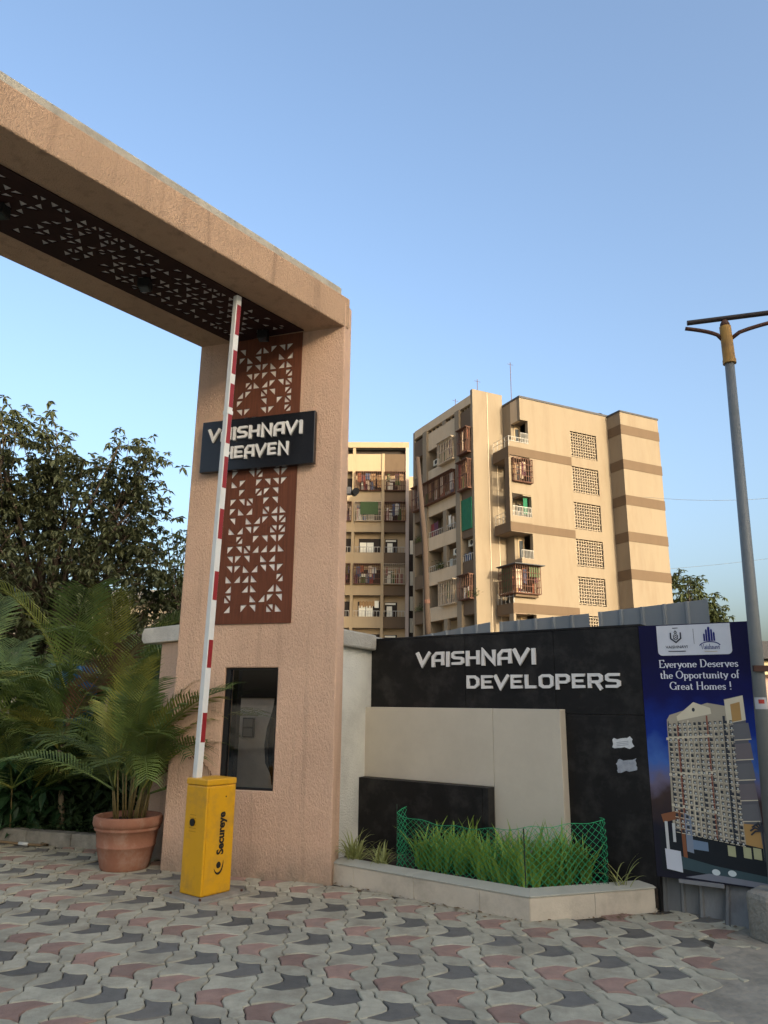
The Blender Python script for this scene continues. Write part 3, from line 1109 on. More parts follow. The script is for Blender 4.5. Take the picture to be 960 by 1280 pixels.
scrap(-.205, 1.262, .175, .085, 3, mat("torn_white_paper", (.62, .63, .62), .9, .15, 30), "torn white paper scrap, the upper of two", 3)
scrap(-.183, 1.083, .175, .095, 4, mat("greyed_paper", (.34, .36, .39), .9, .25, 25), "greyish torn paper scrap, the lower of two", 2)

# ------------------------------------------------------------------ planter, kerb, net, plants
KL, KC, KR_ = Vector((-.439, 7.336)), Vector((1.125, 6.141)), Vector((2.205, 6.500))
pl = thing("planter", "low beige stone planter bed with angled front below the sign wall", "planter", (0, 0, 0))
d1 = (KC - KL).normalized()
d2 = (KR_ - KC).normalized()
n1 = Vector((-d1.y, d1.x))
n2 = Vector((-d2.y, d2.x))
if n1.y < 0:
    n1 = -n1
if n2.y < 0:
    n2 = -n2


def seg_prism(a, b, n, t, z0, z1, name, m, ta=0, tb=0, bevel=.004):
    mb = MB()
    d = (b - a).normalized()
    mb.prism([a, b, b + n * t + d * tb, a + n * t + d * ta], z0, z1)
    return mb.build(name, m, pl, bevel=bevel)


mit = .16 * math.tan((math.pi - math.acos(max(-1, min(1, (-d1).dot(d2))))) / 2)
cuts = [0, .13, .46, .78, 1.0]
for a, b_ in zip(cuts, cuts[1:]):
    A_, B_ = KL.lerp(KC, a), KL.lerp(KC, b_)
    if b_ == 1.0:
        seg_prism(A_ + d1 * .001, B_ - d1 * .001, n1, .03, -.03, .158, "front_panel", MT['kerb_tile'], 0, -.012)
    else:
        seg_prism(A_ + d1 * .001, B_ - d1 * .001, n1, .03, -.03, .158, "front_panel", MT['kerb_tile'])
cuts = [0, .5, 1.0]
for a, b_ in zip(cuts, cuts[1:]):
    A_, B_ = KC.lerp(KR_, a), KC.lerp(KR_, b_)
    seg_prism(A_ + d2 * .001, B_ - d2 * .001, n2, .03, -.03, .158, "front_panel", MT['kerb_tile'], .012 if a == 0 else 0, 0)
o1, o2 = n1 * -.004, n2 * -.004


def ledge(a, b, n, z0, z1, ta, tb):
    mb = MB()
    d = (b - a).normalized()
    t = .135
    bot = [a, b, b + n * t + d * tb, a + n * t + d * ta]
    vs = [(q.x, q.y, .160) for q in bot] + [(bot[0].x, bot[0].y, .172), (bot[1].x, bot[1].y, .172), (bot[2].x, bot[2].y, .200), (bot[3].x, bot[3].y, .200)]
    mb.add(vs, [(3, 2, 1, 0), (4, 5, 6, 7), (0, 1, 5, 4), (1, 2, 6, 5), (2, 3, 7, 6), (3, 0, 4, 7)])
    return mb.build("ledge", MT['ledge'], pl, bevel=.003)


ledge(KL + o1, KL.lerp(KC, .45) + o1 - d1 * .001, n1, 0, 0, 0, 0)
ledge(KL.lerp(KC, .45) + o1 + d1 * .001, KC + o1, n1, 0, 0, 0, -.05)
ledge(KC + o2 + d2 * .002, KR_ + o2, n2, 0, 0, .05, 0)
so = MB()
so.prism([KL + n1 * .12, KC + Vector((0, .16)), KR_ + n2 * .12, Vector((2.21, 6.48)), Vector((-.11, 8.20)), Vector((-.30, 7.95))], .02, .165)
so.build("soil", MT['soil'], pl)


def blade(mb, base, az, length, w, lean, droop, seg=5):
    """narrow folded leaf curving away from its base"""
    d = Vector((cos(az), sin(az), 0))
    s_ = Vector((-sin(az), cos(az), 0))
    p_ = Vector(base)
    el = pi / 2 - lean
    vs = []
    for i in range(seg + 1):
        t = i / seg
        ww = w * (1 - t ** 2.2) * (.55 + .9 * min(t * 2.5, .5))
        vs += [p_ - s_ * ww / 2, p_ + Vector((0, 0, -ww * .25)), p_ + s_ * ww / 2]
        p_ = p_ + (d * cos(el) + Vector((0, 0, sin(el)))) * (length / seg)
        el -= droop / seg * (0.4 + 1.6 * t)
    fs = []
    for i in range(seg):
        q = i * 3
        fs += [(q, q + 1, q + 4, q + 3), (q + 1, q + 2, q + 5, q + 4)]
    mb.add(vs, fs)


NA, NB, NC = KL + d1 * .62 + n1 * .15, KC + Vector((.005, .15)), KR_ - d2 * .37 + n2 * .10
gr = MB()
rr = random.Random(21)
bed = []
while len(bed) < 88:
    u, v = rr.random(), rr.random()
    if rr.random() < .68:
        q = NA.lerp(NB, .03 + u * .95) + n1 * (.13 + v * .36)
    else:
        q = NB.lerp(NC, .06 + u * .88) + n2 * (.13 + v * .30 * (1 - u * .5))
    lw = Matrix.Rotation(-SR, 2) @ (q - SA)
    if lw.y > -.30 and lw.x < -1.35 or lw.y > -.16 and lw.x < -.68 or lw.y > -.05:
        continue
    bed.append(q)
for q in bed:
    h = rr.uniform(.26, .47)
    for _ in range(rr.randint(7, 12)):
        blade(gr, (q.x + rr.uniform(-.03, .03), q.y + rr.uniform(-.03, .03), .16), rr.uniform(0, 2 * pi), h * rr.uniform(.7, 1.2), rr.uniform(.020, .036),
              rr.uniform(.03, .55), rr.uniform(.2, 1.7))
gr.build("grass", MT['blade'], kind="stuff", smooth=True)


def tuft(name, label, loc, n, length, w, m, seed, spread=.9):
    rr = random.Random(seed)
    t = thing(name, label, "plant", loc)
    for part in range(3):
        mb = MB()
        for _ in range(n // 3):
            blade(mb, (rr.uniform(-.05, .05), rr.uniform(-.05, .05), 0), rr.uniform(0, 2 * pi), length * rr.uniform(.6, 1.1), w * rr.uniform(.7, 1.2),
                  rr.uniform(.1, spread), rr.uniform(.5, 2.1), 6)
        mb.build("leaf_whorl", m, t, smooth=True)
    return t


tuft("spider_plant", "pale striped spider plant in the left corner beside the pillar", (-.235, 7.40, .165), 54, .33, .019, MT['blade2'], 3)
tuft("spider_plant", "pale striped spider plant just left of the green net", (.00, 7.22, .165), 42, .27, .018, MT['blade2'], 4)
tuft("spider_plant", "yellowish arching leaves outside the right end of the green net", (1.93, 6.50, .165), 15, .30, .016, MT['blade2'], 8)

netf = thing("net_fence", "green plastic hexagon net fence round the planter grass", "fence", (0, 0, 0))
path = []
tot = (NB - NA).length + (NC - NB).length
N1 = int((NB - NA).length / .030)
N2 = int((NC - NB).length / .030)
BACK = NA + n1 * .16 + d1 * -.01
path += [BACK.lerp(NA, i / 5) for i in range(5)]
path += [NA.lerp(NB, i / N1) for i in range(N1)]
path += [NB.lerp(NC, i / N2) for i in range(N2)]
BK2 = NC + n2 * .10 + d2 * .02
path += [NC.lerp(BK2, i / 4) for i in range(5)]
nm = MB()
NP = len(path)


def nettop(i):
    t = i / (NP - 1)
    return .635 - .06 * sin(pi * min(1, t * 1.5)) + .008 * sin(t * 41) + .03 * max(0, 1 - t / .10) + (.04 * max(0, (t - .75) / .25))


ROWS = 17
wr = .0020


def npt(i, j):
    i = max(0, min(NP - 1, i))
    zt = nettop(i)
    z = .18 + (zt - .18) * j / ROWS
    sag = .012 * sin(i * .35 + j * .2) * sin(pi * j / ROWS)
    return Vector((path[i].x + sag * .6, path[i].y - sag * .8, z))


for i in range(NP - 1):
    for j in range(ROWS):
        if (i + j) % 2 == 0:
            nm.tube([npt(i, j), npt(i + 1, j + 1)], wr, 3, False)
        else:
            nm.tube([npt(i + 1, j), npt(i, j + 1)], wr, 3, False)
nm.tube([npt(i, ROWS) for i in range(NP)], .003, 4)
nm.build("netting", MT['net'], netf, kind="stuff")
for q, h in ((NA, .70), (NB, .625), (NC, .66)):
    s_ = MB()
    s_.tube([(q.x, q.y + .006, .1), (q.x + rr.uniform(-.006, .006), q.y + .006, h)], .0055, 6)
    s_.build("stake", mat("dark_stake", (.02, .03, .02), .8), netf)

# white boundary wall between pillar and sign wall, with cement coping
rw = thing("boundary_wall", "short rough white boundary wall between pillar and sign wall", "wall", (-.12, 8.31, 0), az_rot(26))
MB().box(-.98, .02, 0, .2, -.03, 2.13).build("wall_body", MT['white_wall'], rw, bevel=.006)
MB().box(-1.0, -.02, -.075, .30, 2.131, 2.30).build("coping", MT['grey_coping'], rw, bevel=.02)
MB().box(-.015, .55, -.05, .30, 2.131, 2.288).build("coping", MT['grey_coping'], rw, bevel=.02)
# peach boundary wall left of the pillar
lw_ = thing("boundary_wall", "peach boundary wall with rounded pale coping behind the potted palm", "wall", (-2.05, 8.10, 0), az_rot(-46) )
MB().box(-.05, .62, -.18, 0, -.03, 2.21).build("wall_body", MT['stucco'], lw_, bevel=.006)
mb = MB()
mb.slab_xz([(-.05, 2.212), (.93, 2.212), (.985, 2.26), (.985, 2.33), (.94, 2.385), (-.05, 2.385)], -.24, .06)
mb.build("coping", mat("pale_coping", (.72, .65, .54), .9, .12, 3, .4, 60, stain=(.25, .22, .18), stain_amt=.5), lw_, bevel=.008)

# ------------------------------------------------------------------ metal sheet fence behind the wall
def sheet(parent, x0, x1, z0, zl, zr, y=0.0, rib=.20, m=None, dark=False, lean=0.0):
    """one ribbed sheet: flat pans with raised ribs at every rib width"""
    mb = MB()
    xs = []
    n = max(1, round((x1 - x0) / rib))
    st = (x1 - x0) / n
    prof = []
    for i in range(n):
        a = x0 + i * st
        prof += [(a, 0), (a + .012, -.022), (a + .030, -.022), (a + .042, 0)]
    prof.append((x1, 0))
    top = lambda x: zl + (zr - zl) * (x - x0) / (x1 - x0)
    vs = [(x, y + d - lean, z0) for x, d in prof] + [(x, y + d, top(x)) for x, d in prof]
    vs += [(x, y + d + .003 - lean, z0) for x, d in prof] + [(x, y + d + .003, top(x)) for x, d in prof]
    k_ = len(prof)
    fs = []
    for i in range(k_ - 1):
        fs += [(i, i + 1, k_ + i + 1, k_ + i), (2 * k_ + i + 1, 2 * k_ + i, 3 * k_ + i, 3 * k_ + i + 1), (k_ + i, k_ + i + 1, 3 * k_ + i + 1, 3 * k_ + i)]
    fs += [(0, k_, 3 * k_, 2 * k_), (k_ - 1, 3 * k_ - 1, 4 * k_ - 1, 2 * k_ - 1)]
    mb.add(vs, fs)
    return mb.build("metal_sheet", m or MT['sheet'], parent)


mf = thing("sheet_fence", "grey ribbed metal sheet fence rising behind the black sign wall", "fence", (SA.x + .3 * .61, SA.y + .3 * .792, 0), SR)
sheet(mf, -2.75, -1.63, -.04, 2.27, 2.40)
sheet(mf, -1.53, -.565, -.04, 2.395, 2.42, .012)
sheet(mf, -.47, .52, -.04, 2.425, 2.475, .0)
MB().box(-2.9, .52, .05, .09, 1.95, 2.0).build("rail", MT['rust'], mf)

# ------------------------------------------------------------------ hoarding
hd = thing("advertising_hoarding", "dark blue advertising hoarding picturing a tall cream tower block", "billboard", (2.222, 6.507, 0), az_rot(122.8))
# local x: 0 .. .90 to the right, z up, front is -y


def pcol(name, c, rough=.45):
    return mat("print_" + name, c, .6, .05, 8, spec=.1)


pm = bpy.data.materials.new("print_night_sky")
pm.use_nodes = True
t_ = pm.node_tree
pb = t_.nodes["Principled BSDF"]
pb.inputs["Roughness"].default_value = .6
pb.inputs["Specular IOR Level"].default_value = .1
tcd = t_.nodes.new("ShaderNodeTexCoord")
sp = t_.nodes.new("ShaderNodeSeparateXYZ")
t_.links.new(tcd.outputs["Object"], sp.inputs[0])
mr_ = t_.nodes.new("ShaderNodeMapRange")
mr_.inputs[1].default_value = .25
mr_.inputs[2].default_value = 2.24
t_.links.new(sp.outputs[2], mr_.inputs[0])
ns = t_.nodes.new("ShaderNodeTexNoise")
ns.inputs["Scale"].default_value = 5
ns.inputs["Detail"].default_value = 7
t_.links.new(tcd.outputs["Object"], ns.inputs["Vector"])
am = t_.nodes.new("ShaderNodeMath")
am.operation = 'MULTIPLY_ADD'
am.inputs[1].default_value = .22
t_.links.new(ns.outputs[0], am.inputs[0])
t_.links.new(mr_.outputs[0], am.inputs[2])
cr_ = t_.nodes.new("ShaderNodeValToRGB")
el = cr_.color_ramp.elements
el[0].position, el[0].color = .30, (.02, .02, .03, 1)
el[1].position, el[1].color = .98, (.010, .010, .045, 1)
for ps, c in ((.40, (.06, .04, .035, 1)), (.47, (.15, .13, .19, 1)), (.55, (.06, .14, .42, 1)), (.66, (.012, .035, .24, 1)), (.82, (.010, .012, .085, 1))):
    e = el.new(ps)
    e.color = c
t_.links.new(am.outputs[0], cr_.inputs[0])
t_.links.new(cr_.outputs[0], pb.inputs["Base Color"])
HW = .905
MB().box(0, HW, .0, .012, .25, 2.243).build("poster", pm, hd)
MB().box(.0, HW, .0125, .04, .27, 2.235).build("backing_frame", MT['rust'], hd)
PW, PK = pcol("white", (.60, .62, .66)), pcol("ink", (.05, .055, .07))
PN = pcol("navy", (.025, .03, .16))
LAY = [0]


def flat(pts, m, name="print_shape", parent=None):
    LAY[0] += 1
    mb = MB()
    y = -.0008 - .00004 * LAY[0]
    mb.add([(x, y, z) for x, z in pts], [tuple(range(len(pts)))])
    return mb.build(name, m, parent or hd)


def rrect(x0, x1, z0, z1, r_, corners=(1, 1, 1, 1)):
    pts = []
    for (cx, cz, a0, on) in ((x0 + r_, z0 + r_, 180, corners[0]), (x1 - r_, z0 + r_, 270, corners[1]), (x1 - r_, z1 - r_, 0, corners[2]), (x0 + r_, z1 - r_, 90, corners[3])):
        if on:
            pts += arc(cx, cz, r_, r_, a0, a0 + 90, 6)
        else:
            pts.append(({180: x0, 270: x1, 0: x1, 90: x0}[a0], {180: z0, 270: z0, 0: z1, 90: z1}[a0]))
    return pts


card = flat(rrect(.150, .730, 1.985, 2.236, .035, (1, 1, 0, 0)), PW, "logo_card")
# left emblem: leaf held in a chevron, lettering below
lg = MB()
for st, w in (([(.262, 2.175), (.262, 2.125), (.302, 2.092), (.342, 2.125), (.342, 2.175)], .012), ([(.285, 2.155), (.285, 2.125), (.302, 2.112), (.319, 2.125), (.319, 2.155)], .006)):
    strip(lg, st, w, -.0030, .0003)
for k in range(4):
    strip(lg, [(.290, 2.125 + k * .016), (.302, 2.135 + k * .018), (.314, 2.125 + k * .016)], .006, -.0033, .0003)
strip(lg, [(.280, 2.212), (.324, 2.212)], .006, -.0030, .0003)
strip(lg, [(.445, 2.075), (.445, 2.200)], .003, -.0030, .0003)
lg.build("emblem", PK, hd)
vs, fs = font_mesh("VAISHNAVI", .040, .0006)
lg = MB()
wmax = max(v.x for v in vs)
lg.add([(.215 + v.x / wmax * .175, -.0031, 2.044 + v.y * .8) for v in vs], fs)
strip(lg, [(.235, 2.020), (.375, 2.018)], .007, -.0031, .0003)
lg.build("logo_lettering", PK, hd)
# right emblem: cluster of towers under an arch
lg = MB()
for x0, x1, z0, z1 in ((.520, .534, 2.095, 2.150), (.538, .552, 2.095, 2.185), (.556, .574, 2.095, 2.205), (.578, .592, 2.095, 2.185), (.596, .610, 2.095, 2.160)):
    lg.add([(x0, -.0030, z0), (x1, -.0030, z0), (x1, -.0030, z1), ((x0 + x1) / 2, -.0030, z1 + .010), (x0, -.0030, z1)], [(0, 1, 2, 3, 4)])
strip(lg, arc(.565, 2.045, .085, .045, 160, 20, 10), .007, -.0031, .0003)
roman_text(lg, "Vaishnavi", .495, .640, 2.030, .042, -.0031, .12, .06)
lg.build("emblem", PN, hd)
lg = MB()
strip(lg, [(.52, 2.012), (.618, 2.010)], .005, -.0031, .0003)
lg.build("logo_lettering", pcol("pale_gold", (.5, .42, .3)), hd)
hl = MB()
roman_text(hl, "Everyone Deserves", .146, .765, 1.885, .066, -.0031)
roman_text(hl, "the Opportunity of", .150, .765, 1.795, .066, -.0031)
roman_text(hl, "Great Homes !", .220, .700, 1.705, .066, -.0031)
hl.build("headline", pcol("headline", (.68, .69, .74)), hd)

# the pictured tower block, as flat print
P_wall, P_lit, P_shade = pcol("tower_cream", (.40, .35, .26)), pcol("tower_lit", (.66, .59, .43)), pcol("tower_grey", (.12, .12, .13))
P_glow, P_dark, P_rust = pcol("glow", (.45, .27, .10)), pcol("window_dark", (.045, .05, .06)), pcol("rust_panel", (.26, .09, .06))
P_pane = pcol("window_pale", (.55, .56, .53))
tower = flat([(.155, .62), (.70, .50), (.73, 1.56), (.50, 1.60), (.20, 1.50), (.175, 1.46)], P_wall, "pictured_tower")
flat([(.69, .56), (.83, .50), (.79, 1.0), (.765, 1.66), (.625, 1.63), (.64, 1.58), (.66, 1.5)], P_shade, "pictured_side")
flat([(.635, 1.44), (.775, 1.47), (.770, 1.66), (.630, 1.625)], P_lit, "pictured_crown")
flat([(.675, 1.455), (.745, 1.47), (.743, 1.61), (.672, 1.59)], P_glow, "pictured_glow")
for k in range(5):
    z = .72 + k * .15
    flat([(.675, z), (.80, z + .012), (.79, z + .13), (.672, z + .115)], pcol("slab%d" % k, (.15 + .02 * (k % 2), .15, .155)), "pictured_slab")
    flat([(.675, z - .008), (.80, z + .004), (.80, z + .011), (.675, z - .001)], P_lit, "pictured_ledge")
flat([(.685, .52), (.80, .50), (.79, .70), (.68, .70)], P_glow, "pictured_glow")
flat([(.255, 1.49), (.395, 1.605), (.52, 1.56), (.525, 1.515), (.26, 1.455)], P_lit, "pictured_gable")
flat(arc(.39, 1.545, .012, .016, 0, 330, 11), P_dark, "pictured_gable_window")
win, pan, lit = MB(), MB(), MB()
rr = random.Random(2)
for r_ in range(22):
    for c in range(13):
        f = c / 12
        x = .185 + f * .47
        z = .60 + r_ * (.0385) + (-.055 * f if r_ < 8 else (-.055 + (r_ - 8) * .007) * f)
        if z > 1.44 + .05 * (f > .35) - .02 * f:
            continue
        w = .020
        win.add([(x, -.0058, z), (x + w, -.0058, z - .002), (x + w, -.0058, z + .021), (x, -.0058, z + .023)], [(0, 1, 2, 3)])
        if rr.random() < .75:
            pan.add([(x + .006, -.0062, z + .001), (x + .018, -.0062, z), (x + .018, -.0062, z + .014), (x + .006, -.0062, z + .015)], [(0, 1, 2, 3)])
        lit.add([(x - .004, -.0060, z - .006), (x + w + .006, -.0060, z - .009), (x + w + .006, -.0060, z - .004), (x - .004, -.0060, z - .001)], [(0, 1, 2, 3)])
win.build("pictured_windows", P_dark, hd, kind="stuff")
pan.build("pictured_panes", P_pane, hd, kind="stuff")
lit.build("pictured_sills", P_lit, hd, kind="stuff")
for q in range(13):
    xq = .185 + q / 12 * .47 - .009
    if q % 3 != 1:
        flat([(xq, .60 - .055 * q / 12), (xq + .006, .60 - .055 * q / 12), (xq + .012, 1.45), (xq + .006, 1.45)], P_lit if q % 2 else P_dark, "pictured_pilaster")
for x, w, z0, z1 in ((.245, .012, .62, 1.42), (.33, .010, .60, 1.46), (.475, .012, .57, 1.50), (.60, .018, .55, 1.50)):
    flat([(x, z0), (x + w, z0), (x + w + .006, z1), (x + .006, z1)], P_rust if w == .012 else P_lit if w == .010 else P_dark, "pictured_fin")
for z in (1.30, 1.02, .79):
    flat([(.16, z), (.52, z - .035 + .07 * (z > 1)), (.52, z - .012 + .07 * (z > 1)), (.16, z + .02)], P_lit, "pictured_cornice")
# gatehouse, street, palm and car lights in the lower part of the picture
flat([(.05, .30), (.905, .28), (.905, .52), (.62, .56), (.05, .60)], pcol("street_dark", (.02, .024, .028)), "pictured_street")
flat([(.07, .72), (.24, .77), (.25, .40), (.22, .40), (.215, .70), (.085, .66)], pcol("gatehouse", (.24, .10, .05)), "pictured_gatehouse")
flat([(.095, .44), (.118, .44), (.116, .67), (.093, .67)], P_pane, "pictured_column")
flat([(.15, .52), (.172, .52), (.172, .66), (.15, .66)], P_pane, "pictured_column")
flat([(.25, .46), (.30, .45), (.30, .72), (.25, .745)], pcol("blue_grey_wall", (.22, .26, .32)), "pictured_wall")
flat([(.30, .48), (.41, .475), (.41, .54), (.30, .55)], pcol("blue_hoarding", (.17, .24, .33)), "pictured_wall")
for x in (.55, .66, .73, .80, .86):
    flat([(x, .46 - .02 * (x - .5)), (x + .055, .455 - .02 * (x - .5)), (x + .055, .53), (x, .535)], pcol("lit_wall", (.42, .42, .24)), "pictured_wall")
flat([(.10, .34), (.905, .255), (.905, .33), (.45, .375), (.20, .42)], pcol("road_streak", (.055, .09, .10)), "pictured_road")
flat([(.22, .27), (.905, .252), (.905, .285), (.40, .315)], pcol("road_pale", (.20, .21, .24)), "pictured_road")
for x, z in ((.45, .33), (.565, .335)):
    flat(arc(x, z, .030, .022, 0, 345, 14), pcol("headlamp", (.62, .68, .66)), "pictured_headlamp")
flat([(.80, .44), (.815, .44), (.812, .66), (.803, .66)], P_dark, "pictured_palm")
pf = MB()
for k in range(9):
    a = R(-20 + k * 27.5)
    strip(pf, [(.807, .66), (.807 + .05 * cos(a), .66 + .05 * sin(a) + .012), (.807 + .085 * cos(a), .645 + .06 * sin(a))], .012, -.0070 - .0001 * k, .0003)
pf.build("pictured_palm", P_dark, hd)
flat([(.085, .315), (.205, .300), (.200, .455), (.080, .465)], PW, "white_card")
# sheets below the poster
lf = thing("sheet_fence", "dirty grey metal sheets showing below the blue hoarding", "fence", (2.235, 6.545, 0), az_rot(122.8))
sheet(lf, 0.02, .30, -.04, .36, .36, .075, .14, MT['sheet_dirty'], lean=.05)
sheet(lf, .305, .50, -.04, .36, .36, .085, .2, MT['sheet_dirty'], lean=.12)
sheet(lf, .505, .86, -.04, .36, .36, .075, .18, MT['sheet_dirty'], lean=.24)
MB().box(.02, .86, .10, .13, .28, .33).build("rail", MT['rust'], lf)
s_ = MB()
s_.box(.17, .50, -.02, .0, .225, .252)
o = s_.build("bottom_batten", mat("grey_batten", (.22, .22, .22), .6), hd)

# ------------------------------------------------------------------ street lamp
lp = thing("street_lamp", "grey pole with rusty yellow twin-arm bracket and straight tube on top", "street lamp", (2.945, 5.79, 0))
t = MB()
t.tube([(-.132, 0, -.02), (-.075, 0, 2.0), (-.02, .006, 4.46)], [.053, .047, .038], 20)
t.build("pole", MT['pole'], lp, smooth=True)
t = MB()
t.tube([(-.0197, .006, 4.40), (-.023, .006, 4.74)], [.050, .047], 20)
t.tube([(-.0197, .006, 4.395), (-.0198, .006, 4.43)], [.054, .054], 20)
t.build("collar", MT['pole_yellow'], lp, smooth=False)
t = MB()
t.lathe([(.04, 4.742), (.038, 4.77), (.022, 4.80)], 14)
c_ = t.build("cap", MT['rust'], lp, smooth=True)
c_.location = (-.023, .006, 0)
ad = Vector((sin(R(105)), cos(R(105)), 0))
for sg, L_ in ((-1, .29), (1, .62)):
    t = MB()
    pts = []
    for i in range(9):
        f = i / 8
        pts.append(Vector((-.023, .006, 4.62)) + ad * sg * (.03 + L_ * f) + Vector((0, 0, .145 * math.sqrt(f) * (1 if sg < 0 else 1.1))))
    t.tube(pts, .017, 10)
    t.build("arm", MT['rust'], lp, smooth=True)
t = MB()
q0, q1 = Vector((-.023, .006, 4.815)) - ad * .30, Vector((-.023, .006, 4.835)) + ad * .75
t.tube([q0, q1], .022, 12)
t.build("lamp_tube", mat("dark_tube", (.03, .022, .02), .5, .2), lp)
t = MB()
t.box(-.138, -.022, -.068, -.040, 1.83, 1.875)
t.build("bracket", MT['rust'], lp)
t = MB()
na = 10
for i in range(na):
    a0, a1 = R(195 + i * 12), R(195 + (i + 1) * 12)
    t.add([(-.089 + .0500 * cos(a0), .0500 * sin(a0), 1.555), (-.089 + .0500 * cos(a1), .0500 * sin(a1), 1.555), (-.089 + .0500 * cos(a1), .0500 * sin(a1), 1.64), (-.089 + .0500 * cos(a0), .0500 * sin(a0), 1.64)], [(0, 1, 2, 3)])
st_ = t.build("sticker", mat("white_sticker", (.42, .42, .42), .6), lp)
t = MB()
for i in range(3, 7):
    a0, a1 = R(195 + i * 12), R(195 + (i + 1) * 12)
    t.add([(-.089 + .0506 * cos(a0), .0506 * sin(a0), 1.595), (-.089 + .0506 * cos(a1), .0506 * sin(a1), 1.595), (-.089 + .0506 * cos(a1), .0506 * sin(a1), 1.625), (-.089 + .0506 * cos(a0), .0506 * sin(a0), 1.625)], [(0, 1, 2, 3)])
t.build("sticker_mark", mat("red_print", (.35, .04, .03), .6), st_)
t = MB()
t.prism([(-.33, .06), (-.27, -.12), (.12, -.24), (.20, .18), (-.15, .24)], -.04, .30)
t.build("footing", MT['concrete'], lp, bevel=.04, label="broken concrete footing round the pole")

# ------------------------------------------------------------------ main apartment building
AB = thing("apartment_building", "cream seven-storey apartment block with brown bands and jali stair windows", "building", (10.63, 54.89, 0), az_rot(64.2))


def part(name, m, *boxes, parent=AB, bevel=0, smooth=False, label=None):
    mb = MB()
    for b_ in boxes:
        mb.box(*b_)
    return mb.build(name, m, parent, bevel=bevel, label=label)


ROOF = 25.36
jal = [(4.95, 7.68, 21.22 - 3 * k, 23.42 - 3 * k) for k in range(8) if 21.22 - 3 * k > 0]
# corner recess of the top flat and openings at the left end of the wing face
rec = [(0.0, .74, 21.55, 23.50), (.0, .78, 18.2, 20.40), (.0, .80, 15.5, 17.25), (0.0, .80, 12.4, 14.34), (0.0, .80, 9.6, 11.3), (0, .85, 6.4, 8.2), (0, .8, 3.5, 5.3)]
mb = MB()
mb.wall(0, 9.02, 0, ROOF, 0, .35, jal + rec)
mb.build("wing_wall", MT['cream'], AB)
part("wing_side_wall", MT['cream'], (0, .30, 1.25, 2.60, 0, ROOF))
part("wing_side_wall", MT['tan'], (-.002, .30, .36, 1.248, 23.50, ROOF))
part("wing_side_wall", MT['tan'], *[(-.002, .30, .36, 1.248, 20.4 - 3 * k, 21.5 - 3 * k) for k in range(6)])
part("roof_slab", MT['roof_sheet'], (-.05, 9.06, -.06, 12, ROOF + .002, ROOF + .16))
part("wing_core", MT['cream'], (.9, 13.0, 3.0, 14, 0, ROOF - .02))
part("room_back", MT['inner'], *[(.301, .9, 1.2, 1.35, h[2] - .3, h[3] + .3) for h in rec])
part("stair_shaft", MT['room_dark'], (4.9, 7.75, 1.05, 1.15, 0, 24))
for h in rec:
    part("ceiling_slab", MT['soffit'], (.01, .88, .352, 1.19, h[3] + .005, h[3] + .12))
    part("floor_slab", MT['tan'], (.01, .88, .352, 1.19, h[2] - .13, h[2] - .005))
for h in rec:
    part("window", MT['shade_pane'], (.38, .70, 1.15, 1.195, h[2] + .05, h[3] - .35))
# brown bands on the wing face
for zt, zb in ((21.12, 20.42), (15.06, 14.42), (8.95, 8.25), (2.9, 2.2)):
    part("band", MT['brown'], (-1.19, 4.93, -.035, -.002, zb, zt))
# projecting corner balconies left of the wing
for zt, zb in ((21.10, 20.25), (15.10, 14.40), (8.96, 8.22)):
    bxx = part("corner_balcony", MT['brown'], (-1.23, -1.11, -.03, 2.06, zb - .05, zt))
    part("balcony_floor", MT['soffit'], (-1.10, -.004, -.001, 2.20, zb - .05, zb + .10), parent=bxx)
    part("balcony_parapet", MT['cream'], (-1.10, .0, -.001, .10, zt - .001 - .6, zt + .45), parent=bxx)
    rl = MB()
    for y in [.0, .5, 1.0, 1.5, 2.0]:
        rl.tube([(-1.17, y, zt), (-1.17, y, zt + .85)], .018, 5)
    for z in (.85, .5):
        rl.tube([(-1.17, .0, zt + z), (-1.17, 2.05, zt + z)], .018, 5)
        rl.tube([(-1.17, -.0, zt + z), (.75, .02, zt + z)], .022, 5)
    for i in range(9):
        rl.tube([(-1.1 + i * .22, .02, zt), (-1.1 + i * .22, .02, zt + .85)], .018, 4)
    rl.build("railing", MT['railing'], bxx)
# corner fin between the balconies
part("corner_fin", MT['cream'], (-1.23, -1.02, -.035, .50, 15.102, 20.195))
part("corner_fin", MT['brown'], (-1.232, -1.2305, -.03, .50, 15.11, 20.19))
part("corner_fin", MT['cream'], (-1.23, -1.02, -.035, .50, 0, 8.16))
# parapets that close the lower part of each corner opening
part("balcony_panel", MT['cream'], (-1.0, .78, -.03, .10, 17.35, 18.25))
part("balcony_panel", MT['cream'], (-.30, .80, -.03, .12, 11.4, 12.35), (-.30, -.18, .12, .9, 11.4, 12.35))
part("balcony_panel", MT['cream'], (-1.0, .80, -.028, .10, 15.1, 15.6))


def railing(x0, x1, y, z0, z1, n, parent=AB, m=None):
    rl = MB()
    for i in range(n + 1):
        x = x0 + (x1 - x0) * i / n
        rl.tube([(x, y, z0), (x, y, z1)], .02, 4)
    rl.tube([(x0, y, z1), (x1, y, z1)], .03, 5)
    return rl.build("railing", m or MT['railing'], parent)


railing(-.95, .76, -.01, 15.6, 16.35, 12)
railing(-.28, .78, -.01, 12.35, 13.0, 8)
railing(.02, .72, .03, 21.55, 22.4, 6)


